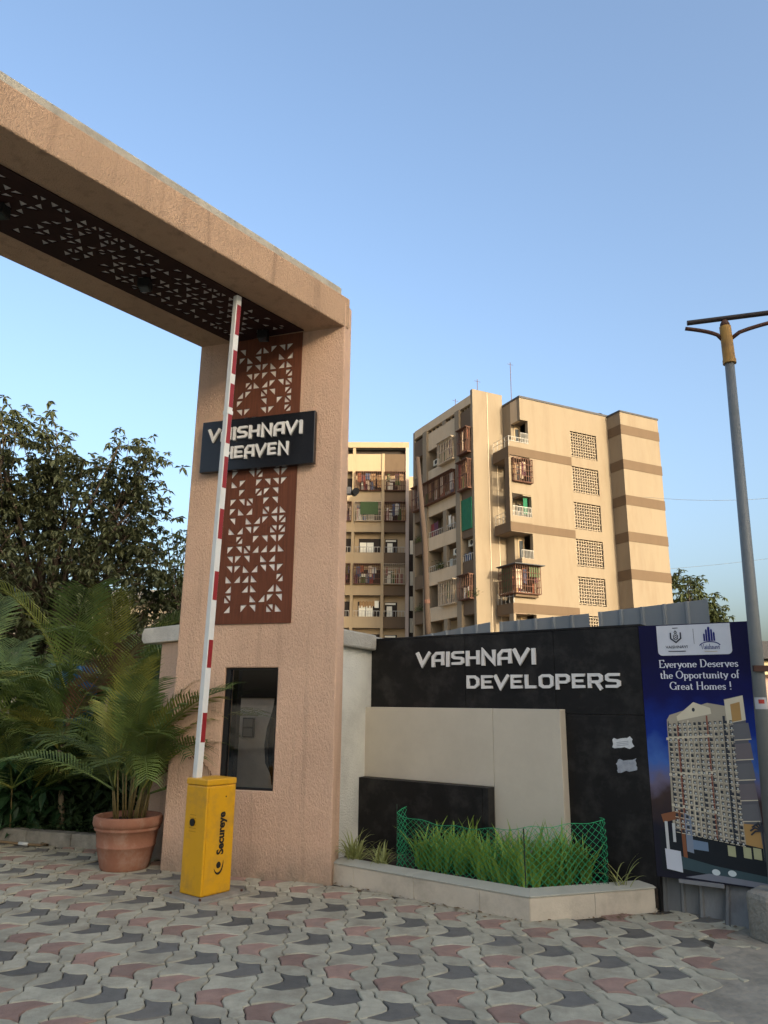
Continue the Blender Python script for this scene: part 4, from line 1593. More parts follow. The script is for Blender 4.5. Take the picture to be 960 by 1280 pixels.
def cage(x0, x1, y0, y1, z0, z1, parent=AB, m=None, step=.20, side=True, seed=0, clutter=6, roof=False, sheet_=None):
    """grille box in front of a balcony: bars, floor tray, washing and pots inside"""
    rr = random.Random(seed)
    cg = MB()
    n = max(2, int((x1 - x0) / step))
    w = .022
    for i in range(n + 1):
        x = x0 + (x1 - x0) * i / n
        cg.box(x - w, x + w, y0 - w, y0 + w, z0, z1)
    zn = max(2, int((z1 - z0) / .45))
    for k_ in range(zn + 1):
        z = z0 + (z1 - z0) * k_ / zn
        cg.box(x0, x1, y0 - w * 1.3, y0 + w * 1.3, z - w * .8, z + w * .8)
    if side:
        for xs in (x0, x1):
            ns_ = max(2, int((y1 - y0) / step))
            for i in range(1, ns_ + 1):
                y = y0 + (y1 - y0) * i / ns_
                cg.box(xs - w, xs + w, y - w, y + w, z0, z1)
            for k_ in range(zn + 1):
                z = z0 + (z1 - z0) * k_ / zn
                cg.box(xs - w * 1.3, xs + w * 1.3, y0, y1, z - w * .8, z + w * .8)
    cg.box(x0, x1, y0, y1, z0 - .05, z0 - .021)
    o = cg.build("grill_cage", m or MT['grill'], parent)
    for i in range(clutter):
        x = x0 + (x1 - x0) * rr.uniform(.03, .85)
        ww = (x1 - x0) * rr.uniform(.07, .2)
        hgt = rr.uniform(.4, 1.0) * (z1 - z0) * .7
        top = z1 - .15 - rr.uniform(0, .3) if rr.random() < .6 else z0 + hgt
        y = y0 + .12 + rr.uniform(0, .35) * max(.2, (y1 - y0))
        c = MB()
        k_ = 5
        vs = []
        for q in range(k_ + 1):
            xx = x + ww * q / k_
            vs += [(xx, y + .04 * sin(q * 2.1 + i), top - hgt + rr.uniform(-.06, .06)), (xx, y + .03 * sin(q * 2.1 + i), top)]
        vs += [(a, b_ + .02, z) for a, b_, z in vs]
        t_n = 2 * (k_ + 1)
        fs = []
        for q in range(k_):
            fs += [(2 * q, 2 * q + 2, 2 * q + 3, 2 * q + 1), (t_n + 2 * q + 1, t_n + 2 * q + 3, t_n + 2 * q + 2, t_n + 2 * q)]
        c.add(vs, fs)
        c.build("washing", CLOTH[rr.randrange(len(CLOTH))], o)
    if roof:
        rf = MB()
        rf.box(x0 - .25, x1 + .2, y0 - .35, y1, z1 + .03, z1 + .09)
        rf.build("awning", MT['roof_sheet'], o)
    return o


cage(-.95, .80, -.32, .0, 18.3, 20.15, seed=11, clutter=8)
c_ = cage(-1.32, .95, -.55, 1.6, 9.65, 11.70, seed=12, clutter=9, roof=True)
part("green_sheet", MT['olive_sheet'], (-.10, .90, -.50, -.46, 10.9, 11.65), parent=c_)
part("green_sheet", MT['olive_sheet'], (-1.29, -1.27, -.1, 1.3, 9.8, 11.6), parent=c_)
part("green_curtain", MT['green_cloth'], (.25, .62, .30, .34, 15.9, 17.2))
part("band_box", MT['brown'], (-1.20, .85, -.33, -.04, 9.40, 9.58))


def jali(x0, x1, z0, z1, parent):
    """basket-weave screen: alternating upright and flat bars"""
    mb = MB()
    nx, nz = 11, 9
    w, h = (x1 - x0) / nx, (z1 - z0) / nz
    for i in range(nx):
        for k_ in range(nz):
            cx, cz = x0 + (i + .5) * w, z0 + (k_ + .5) * h
            if (i + k_) % 2 == 0:
                mb.box(cx - w * .66, cx + w * .66, .10, .20, cz - h * .13, cz + h * .13)
            else:
                mb.box(cx - w * .13, cx + w * .13, .105, .195, cz - h * .66, cz + h * .66)
    return mb.build("jali_screen", MT['jali'], parent)


for h in jal:
    jali(*h, AB)
part("stair_room", MT['inner'], (4.7, 4.9, .36, 1.1, 0, 24), (7.75, 7.9, .36, 1.1, 0, 24))
# right-hand bay that stands forward, with brown bands
BXW = 13.22
part("bay_wall", MT['cream'], (9.021, BXW, -1.50, 8, 0, 25.30))
for k in range(8):
    zt = 24.20 - 3.02 * k
    if zt < 1:
        break
    part("band", MT['brown'], (9.0, BXW + .03, -1.53, -1.502, zt - .80, zt), (8.992, 9.02, -1.50, -.04, zt - .80, zt))
part("roof_slab", MT['roof_sheet'], (8.96, BXW + .06, -1.56, 8, 25.302, 25.44))
# window hoods on the far side
for k in range(7):
    z = 23.0 - 3.02 * k
    part("window_hood", MT['roof_sheet'], (BXW + .001, BXW + .40, .4, 1.8, z, z + .07))
    part("window", MT['shade_pane'], (BXW + .001, BXW + .05, .5, 1.7, z - 1.4, z - .1))
# roof details
part("roof_shed", MT['roof_sheet'], (5.0, 8.2, 1.5, 5, ROOF + .55, ROOF + .68))
part("shed_post", MT['grill'], (5.1, 5.2, 1.6, 1.7, ROOF + .16, ROOF + .55), (8.0, 8.1, 1.6, 1.7, ROOF + .16, ROOF + .55))
tk = MB()
tk.lathe([(.5, ROOF + .16), (.55, ROOF + .8), (.3, ROOF + 1.0)], 14)
o = tk.build("water_tank", MT['black'], AB)
o.location = (4.2, 3, 0)
tk = MB()
tk.lathe([(.5, ROOF + .16), (.55, ROOF + .7), (.3, ROOF + .95)], 14)
o = tk.build("water_tank", MT['black'], AB)
o.location = (9.6, 1.6, 0)

# tower with the balcony facade: local x = -2.9 is the facade plane, y runs away from the camera
FX = -2.90
part("tower_wall", MT['cream'], (FX, -.02, 2.30, 2.62, 0, 26.42))
part("tower_side_wall", MT['cream'], (-.30, -.02, 2.622, 13, 0, 25.3))
part("tower_parapet", MT['tan'], (FX - .02, FX + .22, 2.622, 12.1, 25.27, 26.0))
part("tower_parapet", MT['cream'], (FX + .221, -.02, 2.622, 2.84, 25.3, 26.38))
part("tower_back_wall", MT['inner'], (FX + 1.30, FX + 1.45, 2.622, 12.1, 0, 24.6))
part("tower_end_wall", MT['cream'], (FX, -.31, 12.10, 12.4, 0, 25.95))
part("tower_fin", MT['cream'], (FX - .16, FX + 1.29, 9.62, 10.32, 0, 25.26))
part("tower_fin", MT['cream'], (FX - .16, FX + 1.29, 4.16, 4.83, 0, 25.26))
part("tower_fin", MT['cream'], (FX, FX + .4, 6.55, 7.2, 24.86, 25.26))
part("drain_pipe", MT['grill_pale'], (-1.55, -1.49, 2.25, 2.30, 0, 26.3), (-.72, -.66, 2.25, 2.30, 0, 21))
for k in range(4):
    part("pergola_beam", MT['inner'], (FX + .23, FX + 1.25, 2.9 + k * .42, 3.1 + k * .42, 25.0, 25.25))
for k in range(7):
    part("pergola_beam", MT['inner'], (FX + .23, FX + 1.25, 5.2 + k * .66, 5.45 + k * .66, 25.0, 25.25))
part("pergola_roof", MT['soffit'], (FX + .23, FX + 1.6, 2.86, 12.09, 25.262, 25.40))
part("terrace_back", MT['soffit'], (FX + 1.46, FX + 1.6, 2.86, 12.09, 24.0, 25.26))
BAYS = {'mid': (4.832, 9.618), 'right': (2.622, 4.158), 'left': (10.322, 12.098)}


def fbox(y0, y1, x0, x1, z0, z1):
    return (FX + x0, FX + x1, y0, y1, z0, z1)


for k in range(-2, 6):
    z = 8.32 + 3 * k
    if z < 0:
        z0 = 0
    for nm_, (y0, y1) in BAYS.items():
        hgt = 1.14 if k < 5 else 1.60
        m = MT['tan'] if nm_ == 'mid' else MT['brown']
        mb = MB()
        mb.box(*fbox(y0, y1, .0, .12, max(0, z), z + hgt))
        mb.build("balcony_panel", m, AB)
        mb = MB()
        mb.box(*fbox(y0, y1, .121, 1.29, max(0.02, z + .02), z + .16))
        mb.build("floor_slab", MT['soffit'], AB)
        if k == 5:
            continue
        # back of the balcony: door and window
        w = y1 - y0
        dz = z + .2
        x_b = FX + 1.24
        if nm_ == 'mid':
            part("door", MT['shade_pane'], (x_b, x_b + .05, y0 + .5, y0 + 1.7, dz, dz + 2.1))
            part("window", MT['curtain'] if k in (1, 3) else MT['shade_pane'], (x_b, x_b + .05, y0 + 2.9, y0 + 4.1, dz + .6, dz + 2.0))
        else:
            part("door", MT['shade_pane'] if k % 2 else MT['room_dark'], (x_b, x_b + .05, y0 + .35, y0 + 1.25, dz, dz + 2.1))
# mid posts and railings on open floors
for k in (1, 2, 3):
    z = 8.32 + 3 * k
    if k in (1, 2):
        part("balcony_post", MT['cream'], fbox(6.58, 7.15, .01, .30, z + 1.142, z + 2.995))
    rl = MB()
    for i in range(15):
        y = 4.9 + i * (4.65 / 14)
        if k < 3:
            rl.tube([(FX + .06, y, z + 1.14), (FX + .06, y, z + 1.62)], .018, 4)
    if k < 3:
        rl.tube([(FX + .06, 4.85, z + 1.62), (FX + .06, 9.6, z + 1.62)], .03, 5)
        rl.build("railing", MT['railing'], AB)
part("balcony_post", MT['cream'], fbox(6.58, 7.15, .01, .30, 8.32 - 3 + 1.142, 8.30))


def fcage(y0, y1, z0, z1, seed, m=None, clutter=8, out=.40, step=.24):
    """grille cage on the facade, built along the facade's own length"""
    rr = random.Random(seed)
    cg = MB()
    w = .022
    n = max(2, int((y1 - y0) / step))
    xo = FX - out
    for i in range(n + 1):
        y = y0 + (y1 - y0) * i / n
        cg.box(xo - w, xo + w, y - w, y + w, z0, z1)
    for z in (z0, (z0 + z1) / 2, z1):
        cg.box(xo - w, xo + w, y0, y1, z - w, z + w)
    for y in (y0, y1):
        for q in (.33, .66):
            xx = xo + (FX - xo) * q
            cg.box(xx - w, xx + w, y - w, y + w, z0, z1)
        for z in (z0, (z0 + z1) / 2, z1):
            cg.box(xo, FX - .005, y - w, y + w, z - w, z + w)
    cg.box(xo, FX - .005, y0, y1, z0 - .06, z0 - .025)
    cg.box(xo - .15, FX - .005, y0 - .05, y1 + .05, z1 + .03, z1 + .07)
    o = cg.build("grill_cage", m or MT['grill'], AB)
    for i in range(clutter):
        y = y0 + (y1 - y0) * rr.uniform(.02, .86)
        ww = (y1 - y0) * rr.uniform(.05, .14)
        hgt = rr.uniform(.35, .9) * (z1 - z0)
        hang = rr.random() < .6
        top = z1 - .12 if hang else z0 + hgt * .6
        bot = top - hgt if hang else z0
        xx = xo + rr.uniform(.06, .35)
        c = MB()
        kk = 5
        vs = []
        for q in range(kk + 1):
            yy = y + ww * q / kk
            vs += [(xx + .04 * sin(q * 2 + i), yy, bot + rr.uniform(-.05, .05)), (xx + .03 * sin(q * 2 + i), yy, top)]
        vs += [(a + .02, b_, z) for a, b_, z in vs]
        tn = 2 * (kk + 1)
        fs = []
        for q in range(kk):
            fs += [(2 * q + 1, 2 * q + 3, 2 * q + 2, 2 * q), (tn + 2 * q, tn + 2 * q + 2, tn + 2 * q + 3, tn + 2 * q + 1)]
        c.add(vs, fs)
        c.build("washing", CLOTH[rr.randrange(len(CLOTH))], o)
    return o


fcage(4.9, 7.3, 21.30, 23.15, 31, clutter=5, m=MT['grill_pale'])
fcage(4.86, 10.1, 18.35, 20.25, 32, clutter=12)
fcage(4.9, 7.3, 9.40, 11.25, 33, clutter=5, m=MT['grill_pale'])
fcage(2.62, 4.1, 21.20, 23.2, 34, clutter=4)
fcage(2.62, 4.2, 18.2, 20.5, 35, clutter=4)
fcage(2.62, 4.3, 9.50, 11.3, 36, clutter=4)
fcage(10.33, 12.0, 18.3, 20.4, 37, clutter=4)
part("shade_cloth", MT['green_cloth'], (FX - .06, FX - .03, 2.63, 4.15, 14.95, 17.45))
rl = MB()
for z in (11.32 + 1.14,):
    for i in range(6):
        rl.tube([(FX + .05, 2.7 + i * .28, z), (FX + .05, 2.7 + i * .28, z + .55)], .018, 4)
    rl.tube([(FX + .05, 2.65, z + .55), (FX + .05, 4.15, z + .55)], .03, 5)
rl.build("railing", MT['railing'], AB)
# washing and air conditioners on open floors
for y, z, c, w, h in ((8.9, 15.55, 0, .5, 1.1), (8.2, 15.5, 3, .7, 1.2), (6.1, 15.8, 4, .4, 1.0), (3.2, 12.55, 6, .9, .6), (5.6, 15.7, 1, .3, .9)):
    cb = MB()
    for q in range(4):
        cb.box(FX + .14 + .02 * (q % 2), FX + .17 + .02 * (q % 2), y + w * q / 4, y + w * (q + 1) / 4, z, z + h - .04 * (q % 3))
    cb.build("washing", CLOTH[c], AB)
for y, z in ((5.6, 13.45), (8.8, 22.0), (3.3, 13.75)):
    a = part("air_conditioner", MT['curtain'], (FX + .5, FX + .85, y, y + .8, z, z + .55), bevel=.03)
    tb = MB()
    tb.tube([(FX + .485, y + .3, z + .28), (FX + .499, y + .3, z + .28)], .2, 14)
    tb.build("fan_grille", MT['shade_pane'], a)
# potted greenery on a few balconies


def leaf(mb, c, size, rr, droop=.3, aspect=.42):
    az = rr.uniform(0, 2 * pi)
    el = rr.uniform(-.9, .7) - droop
    d = Vector((cos(az) * cos(el), sin(az) * cos(el), sin(el)))
    s_ = d.cross(Vector((rr.uniform(-.5, .5), rr.uniform(-.5, .5), 1))).normalized() * size * aspect * .5
    u = s_.cross(d).normalized() * size * .06
    c = Vector(c)
    mb.add([c, c + d * size * .45 + s_ + u, c + d * size, c + d * size * .45 - s_ + u], [(0, 1, 2), (0, 2, 3)])


for y, z in ((11.2, 15.5), (7.5, 12.6), (2.9, 9.7), (10.9, 9.4)):
    mb = MB()
    for _ in range(140):
        leaf(mb, (FX + rr.gauss(-.05, .15), y + rr.gauss(0, .4), z + abs(rr.gauss(0, .25))), .22, rr)
    mb.build("potted_greenery", MT['leaf_far'], AB)
# aerials
for x, y, h in ((-1.0, 8.0, 2.2), (1.3, 2.8, 4.0), (-2.0, 2.9, 1.8)):
    t = MB()
    t.tube([(x, y, 25.2), (x, y, 25.9 + h)], .025, 5)
    t.tube([(x - .3, y, 25.7 + h), (x + .3, y, 25.7 + h)], .015, 4)
    t.build("aerial", MT['grill'], AB)

# ------------------------------------------------------------------ second apartment block (left)
SB = thing("apartment_building", "cream apartment block with brown balcony panels between the pillar and the tower block", "building", (0, 73, 0), az_rot(91.2))
SX0 = -9.5
part("back_wall", MT['inner'], (SX0, 2.18, .85, 1.05, 0, 26.69), parent=SB)
part("fascia", MT['cream_pale'], (SX0, 2.52, -.10, .25, 27.42, 28.02), parent=SB)
part("slot_back", MT['room_dark'], (SX0, 2.18, .7, .8, 26.7, 27.42), parent=SB)
for x0, x1 in ((-3.28, -2.98), (-7.2, -6.9)):
    part("pier", MT['cream_pale'], (x0, x1, .001, .5, 0, 27.41), parent=SB)
part("fin", MT['cream_pale'], (-.27, .03, -.12, 1.34, 0, 26.75), parent=SB)
part("fin", mat("pinkish_grey_paint", (.40, .32, .27), .9, .1, .5), (2.185, 2.52, -.12, 1.6, 0, 27.41), parent=SB)
part("side_wall", MT['inner'], (2.30, 2.50, 1.6, 9, 0, 27.9), parent=SB)
part("roof_slab", MT['grey_coping'], (SX0, 2.5, .26, 9, 27.5, 27.7), parent=SB)
BAY2 = {'main': (-2.975, -.275), 'side': (.035, 2.18), 'far': (-6.9, -3.285)}
for k in range(-2, 6):
    z = 8.87 + 3.2 * k
    for nm_, (x0, x1) in BAY2.items():
        hgt = 1.10 if k < 5 else 1.87
        zz = max(0, z)
        part("balcony_panel", MT['brown'] if nm_ == 'side' else MT['cream_pale'], (x0, x1, 0, .12, zz, z + hgt), parent=SB)
        part("floor_slab", MT['soffit'], (x0, x1, .121, .84, max(.02, z + .01), z + .15), parent=SB)
        if k == 5:
            continue
        dz = z + .16
        w = x1 - x0
        if nm_ == 'side':
            dd = part("door", MT['room_dark'], (x0 + .1, x0 + 1.35, 0.79, .845, dz, dz + 2.45), parent=SB)
            part("door_leaf", MT['curtain'], (x0 + .32, x0 + .85, 0.76, .785, dz, dz + 2.05), parent=dd)
            part("fanlight", MT['curtain'], (x0 + .15, x0 + 1.2, 0.76, .785, dz + 2.2, dz + 2.38), parent=dd)
        else:
            dd = part("window", MT['room_dark'], (x0 + .45, x1 - .05, 0.79, .845, dz, dz + 2.5), parent=SB)
            for q in range(2):
                part("pane", MT['curtain'], (x0 + .55 + q * .72, x0 + 1.22 + q * .72, 0.76, .785, dz + .05, dz + 2.1), parent=dd)
        if k in (0, 2):
            railing(x0 + .05, x1 - .05, .05, z + 1.10, z + 1.66, max(5, int(w / .3)), SB)
for x0, x1, k, sd, m in ((-2.95, -.3, 4, 41, None), (.05, 2.17, 4, 42, None), (-2.95, -.3, 3, 43, MT['grill_pale']), (.05, 2.17, 3, 44, None),
                         (-2.95, -.3, 1, 45, None), (.05, 2.17, 1, 46, MT['grill_pale']), (-4.5, -3.3, 3, 47, None), (-4.5, -3.3, 1, 48, None)):
    z = 8.87 + 3.2 * k
    cage(x0, x1, -.30, -.01, z + 1.12, z + 3.1, SB, m, .20, True, sd, 9 if x0 > -2 else 11)
part("shade_cloth", mat("dull_green_awning", (.045, .075, .03), .85), (-2.4, -.6, -.38, -.34, 20.2, 21.5), parent=SB)
tb = MB()
for q in range(10):
    tb.box(-2.35 + q * .16, -2.35 + q * .16 + .14, 0.66, .71, 10.9 + .25 * sin(q * 1.3) ** 2, 11.6 - .1 * (q % 2))
tb.build("washing", CLOTH[7], SB)
part("air_conditioner", MT['curtain'], (-.85, -.42, .6, .95, 10.9, 11.6), parent=SB, bevel=.03)
# recessed link between the two blocks
LK = thing("link_block", "narrow shaded stair core in the gap between the two apartment blocks", "building", (0, 73, 0), az_rot(91.2))
part("wall", mat("link_wall", (.30, .24, .17), .9, .12, .5), (2.53, 6.0, 6.0, 9.0, 0, 26.2), parent=LK)
part("recess", MT['room_dark'], (2.62, 3.30, 5.94, 5.995, 0, 24.6), parent=LK)
for z in (11.3, 14.0, 17.4, 9.0):
    part("window", MT['curtain'], (2.72, 3.05, 5.90, 5.935, z, z + 1.5), parent=LK)

# ------------------------------------------------------------------ leaning pole, wires, far things
lpz = thing("utility_pole", "weathered brown pole standing in front of the balconies, leaning slightly", "pole", (1.95, 29.94, 0))
t = MB()
t.tube([(0, 0, 0), (-.26, .0, 8.0), (-.56, 0, 11.75)], [.13, .12, .10], 10)
t.build("shaft", mat("weathered_pole", (.055, .038, .028), .9, .3, 3, stretch=(1, 1, .2)), lpz, smooth=True)
t = MB()
t.tube([(-.175, 0, 5.55), (-.182, 0, 5.7)], .135, 10)
t.build("clamp", MT['grill'], lpz)


def wire(label, a, b, sag, r_=.012):
    mb = MB()
    a, b = Vector(a), Vector(b)
    pts = []
    for i in range(17):
        t = i / 16
        q = a.lerp(b, t)
        q.z -= sag * 4 * t * (1 - t)
        pts.append(q)
    mb.tube(pts, r_, 4)
    o = mb.build("overhead_cable", MT['pole'])
    return tag(o, label, "cable")


wire("thin cable crossing the sky right of the block, the upper one", (14.5, 40, 13.0), (30, 38, 14.5), .9, .010)
wire("thin cable crossing the sky right of the block, the lower one", (23.0, 60.0, 12.6), (46, 58, 16.2), .5, .012)

sh = thing("roadside_building", "low pinkish building with dark roof edge behind the lamp pole", "building", (11.3, 22.6, 0), R(-15))
part("wall", mat("pink_plaster", (.5, .33, .26), .9), (0, 8, 0, 6, 0, 2.9), parent=sh)
part("roof_slab", MT['roof_sheet'], (-.3, 8.3, -.6, 6.2, 3.0, 3.5), parent=sh)
part("window", MT['shade_pane'], (.25, 1.2, -.04, -.002, 1.2, 2.4), parent=sh)
part("sign_strip", mat("cream_strip", (.55, .45, .28), .8), (0, 8, -.3, -.01, 2.55, 2.95), parent=sh)

hs = thing("low_house", "pale low house glimpsed through the tree at the left", "building", (-9.5, 21, 0), R(-6))
part("wall", mat("pale_plaster", (.5, .42, .3), .9), (-3, 5.0, 0, 5, 0, 4.3), parent=hs)
part("roof_slab", MT['grey_coping'], (-3.2, 5.3, -.4, 5.2, 4.301, 4.55), parent=hs)
part("window", MT['shade_pane'], (.4, 1.5, -.03, -.002, 2.2, 3.6), (3.0, 4.0, -.03, -.002, 2.2, 3.6), parent=hs)

# unseen blocks added across the road behind the viewer: they keep the low sun off the gate
SD = Vector((sin(SUN_AZ), cos(SUN_AZ)))
for label, off, wdt, hgt, dist in (("five-storey block across the road on the viewer's left", -8.5, 18.6, 14.8, 28), ("unseen five-storey block added to shade the gate, behind the viewer", 9.5, 17.6, 15.2, 28.5)):
    pr = Vector((-SD.y, SD.x))
    c = SD * dist + pr * off
    ob = thing("added_shade_block", label, "building", (c.x, c.y, 0), math.atan2(pr.y, pr.x))
    part("wall", mat("pale_fill_facade", (.68, .60, .48), .9), (-wdt / 2, wdt / 2, -4, 4, 0, hgt), parent=ob)  # walls kept pale to bounce fill light towards the gate
    part("roof_slab", MT['grey_coping'], (-wdt / 2 - .3, wdt / 2 + .3, -4.3, 4.3, hgt + .002, hgt + .4), parent=ob)
    for f in range(5):
        for q in range(5):
            x = -wdt / 2 + 1.2 + q * (wdt - 3.6) / 4
            for yy in (-4.04, 4.0):
                part("window", MT['shade_pane'], (x, x + 1.4, yy, yy + .04, 1.2 + f * 3.1, 2.7 + f * 3.1), parent=ob)

# ------------------------------------------------------------------ vegetation
def rosette(mb, c, size, rr, n=8):
    """leaves hanging round one twig end"""
    a0 = rr.uniform(0, 2 * pi)
    tilt = Vector((rr.gauss(0, .25), rr.gauss(0, .25), 0))
    for i in range(n):
        a = a0 + 2 * pi * i / n + rr.uniform(-.35, .35)
        el = rr.uniform(-1.1, .25)
        d = (Vector((cos(a) * cos(el), sin(a) * cos(el), sin(el))) + tilt).normalized()
        L_ = size * rr.uniform(.65, 1.2)
        s_ = d.cross(Vector((rr.uniform(-.3, .3), rr.uniform(-.3, .3), 1))).normalized() * L_ * rr.uniform(.17, .24)
        dn = Vector((0, 0, -L_ * .22))
        u = s_.cross(d).normalized() * L_ * .05
        mb.add([c, c + d * L_ * .5 + s_ + u, c + d * L_ + dn, c + d * L_ * .5 - s_ + u], [(0, 1, 2), (0, 2, 3)])


def crown_mesh(blobs, n, size, rr, shell=.55, per=3, spread=.22):
    """leaf rosettes in clumps spread through a union of ellipsoids (x,y,z,rx,ry,rz)"""
    mb = MB()
    vol = [b_[3] * b_[4] * b_[5] for b_ in blobs]
    tot = sum(vol)
    cents = []
    for b_, v in zip(blobs, vol):
        for _ in range(max(3, int(n * v / tot))):
            d = Vector((rr.gauss(0, 1), rr.gauss(0, 1), rr.gauss(0, 1))).normalized()
            r_ = rr.uniform(shell, 1.0) ** .6
            c = Vector((b_[0] + d.x * b_[3] * r_, b_[1] + d.y * b_[4] * r_, b_[2] + d.z * b_[5] * r_))
            cents.append(c)
            for _ in range(per):
                rosette(mb, c + Vector((rr.gauss(0, spread), rr.gauss(0, spread), rr.gauss(0, spread * .7))), size * rr.uniform(.7, 1.15), rr, rr.randint(6, 9))
    return mb, cents


def tree(name, label, base, blobs, n, size, m, seed, trunk_r, fork_z, group=None, shell=.3, per=3, spread=.22, limbs=26):
    rr = random.Random(seed)
    t = thing(name, label, "tree", base, 0, group)
    mb, cents = crown_mesh(blobs, n, size, rr, shell, per, spread)
    mb.build("crown", m, t)
    tr = MB()
    tr.tube([(0, 0, -.1), (rr.uniform(-.1, .1), 0, fork_z * .5), (0, rr.uniform(-.1, .1), fork_z)], [trunk_r * 1.3, trunk_r, trunk_r * .8], 10)
    top = Vector((0, 0, fork_z))
    picks = rr.sample(cents, min(limbs, len(cents)))
    tr.build("trunk", MT['bark'], t, smooth=True)
    lb = MB()
    for c in picks:
        mid = top.lerp(c, .5) + Vector((rr.uniform(-.2, .2), rr.uniform(-.2, .2), rr.uniform(.05, .35)))
        lb.tube([top - Vector((0, 0, rr.uniform(0, .5))), mid, c], [trunk_r * .42, trunk_r * .22, .012], 6)
    for c in rr.sample(cents, len(cents) // 3):        # twigs that tie the leaf clumps to a limb
        m_ = min(picks, key=lambda q: (q - c).length)
        e_ = top.lerp(m_, rr.uniform(.6, .95))
        lb.tube([e_, e_.lerp(c, .5) + Vector((0, 0, rr.uniform(-.05, .12))), c], [.016, .010, .005], 4)
    lb.build("limbs", MT['bark'], t, smooth=True)
    return t


tree("broadleaf_tree", "large dusty broadleaf tree rising behind the palms at left", (-6.6, 14.9, 0),
     [(-.9, -.6, 6.3, 1.25, 1.1, 1.25), (.35, -.1, 5.4, 1.4, 1.2, 1.2), (1.15, .1, 6.25, .75, .8, 1.05), (1.55, .2, 5.1, .55, .8, 1.2), (-2.2, -.6, 5.3, 1.7, 1.3, 1.6),
      (-.3, -.3, 4.0, 1.9, 1.3, 1.3), (1.2, .1, 3.6, 1.3, 1.2, 1.3), (-1.9, -.4, 3.3, 1.6, 1.2, 1.4), (.4, 0, 2.6, 2.2, 1.2, .9)], 1750, .165, MT['leaf_tree'], 51, .17, 2.6, per=3, spread=.17, limbs=60)
tree("broadleaf_tree", "smaller bushy tree between the large tree and the pillar", (-3.9, 16.2, 0),
     [(-.5, -.5, 4.3, .85, .8, .95), (.1, -.3, 3.4, 1.1, .9, 1.0), (-.3, -.4, 2.4, 1.4, .9, 1.1), (.9, 0, 2.6, .9, .9, 1.2)], 620, .135, MT['leaf_tree2'], 52, .10, 1.8, per=3, spread=.16, limbs=26)
tree("distant_tree", "dark green tree beside the right end of the cream block", (27.2, 66, 0),
     [(-.8, -1, 11.8, 1.6, 1.5, 1.9), (.6, -1, 9.6, 1.9, 1.6, 2.0), (1.8, -1, 8.6, 1.3, 1.5, 1.6), (-.5, -1, 8.5, 2.2, 1.6, 2.5), (0, -1, 6, 2.5, 1.6, 2.0)], 420, .50, MT['leaf_far'], 53, .28, 5, per=2, spread=.45)


def frond_mesh(length, bend, nl, leaf_len, seed, droop=.5):
    """pinnate palm frond along local +x, arching; leaflets in a shallow V"""
    rr = random.Random(seed)
    mb = MB()
    pts = []
    p_ = Vector((0, 0, 0))
    el = 0.0
    S_ = 14
    pos, tan = [], []
    for i in range(S_ + 1):
        pos.append(p_.copy())
        d = Vector((cos(el), 0, sin(el)))
        tan.append(d)
        p_ += d * length / S_
        el -= bend / S_ * (.35 + 1.3 * i / S_)
    mb.tube(pos, [.011 * (1 - .8 * i / S_) + .002 for i in range(S_ + 1)], 4)
    for i in range(nl):
        t = .22 + .78 * (i + .5) / nl
        f = t * S_
        a = min(S_ - 1, int(f))
        q = pos[a].lerp(pos[a + 1], f - a)
        d = tan[a]
        L_ = leaf_len * (.45 + .75 * sin(pi * min(1, (t - .15) / .95)) ** .7) * rr.uniform(.88, 1.1)
        for sg in (-1, 1):
            side = Vector((0, sg, 0))
            upv = d.cross(Vector((0, 1, 0))) * -1
            dirv = (d * (.55 + .35 * t) + side * .85 + Vector((0, 0, 1)) * .28).normalized()
            w = .0112 + .004 * rr.random()
            wv = d * w
            mid = q + dirv * L_ * .55
            tip = q + dirv * L_ * .95 + Vector((0, 0, -L_ * droop * rr.uniform(.5, 1.0)))
            mb.add([q - wv * .5, q + wv * .5, mid + wv, mid - wv, tip], [(0, 1, 2, 3), (3, 2, 4)])
    me = bpy.data.meshes.new("frond")
    me.from_pydata([tuple(v) for v in mb.v], [], mb.f)
    return me


FR = {}
for key, args in {'a': (1.15, 1.15, 25, .33, 1, .35), 'b': (1.0, 1.5, 23, .30, 2, .45), 'c': (1.35, .85, 28, .36, 3, .3), 'd': (.85, .7, 20, .27, 4, .3)}.items():
    for mk in ('palm', 'palm_y', 'palm_dry'):
        me = frond_mesh(*args)
        me.materials.append(MT[mk])
        FR[key, mk] = me


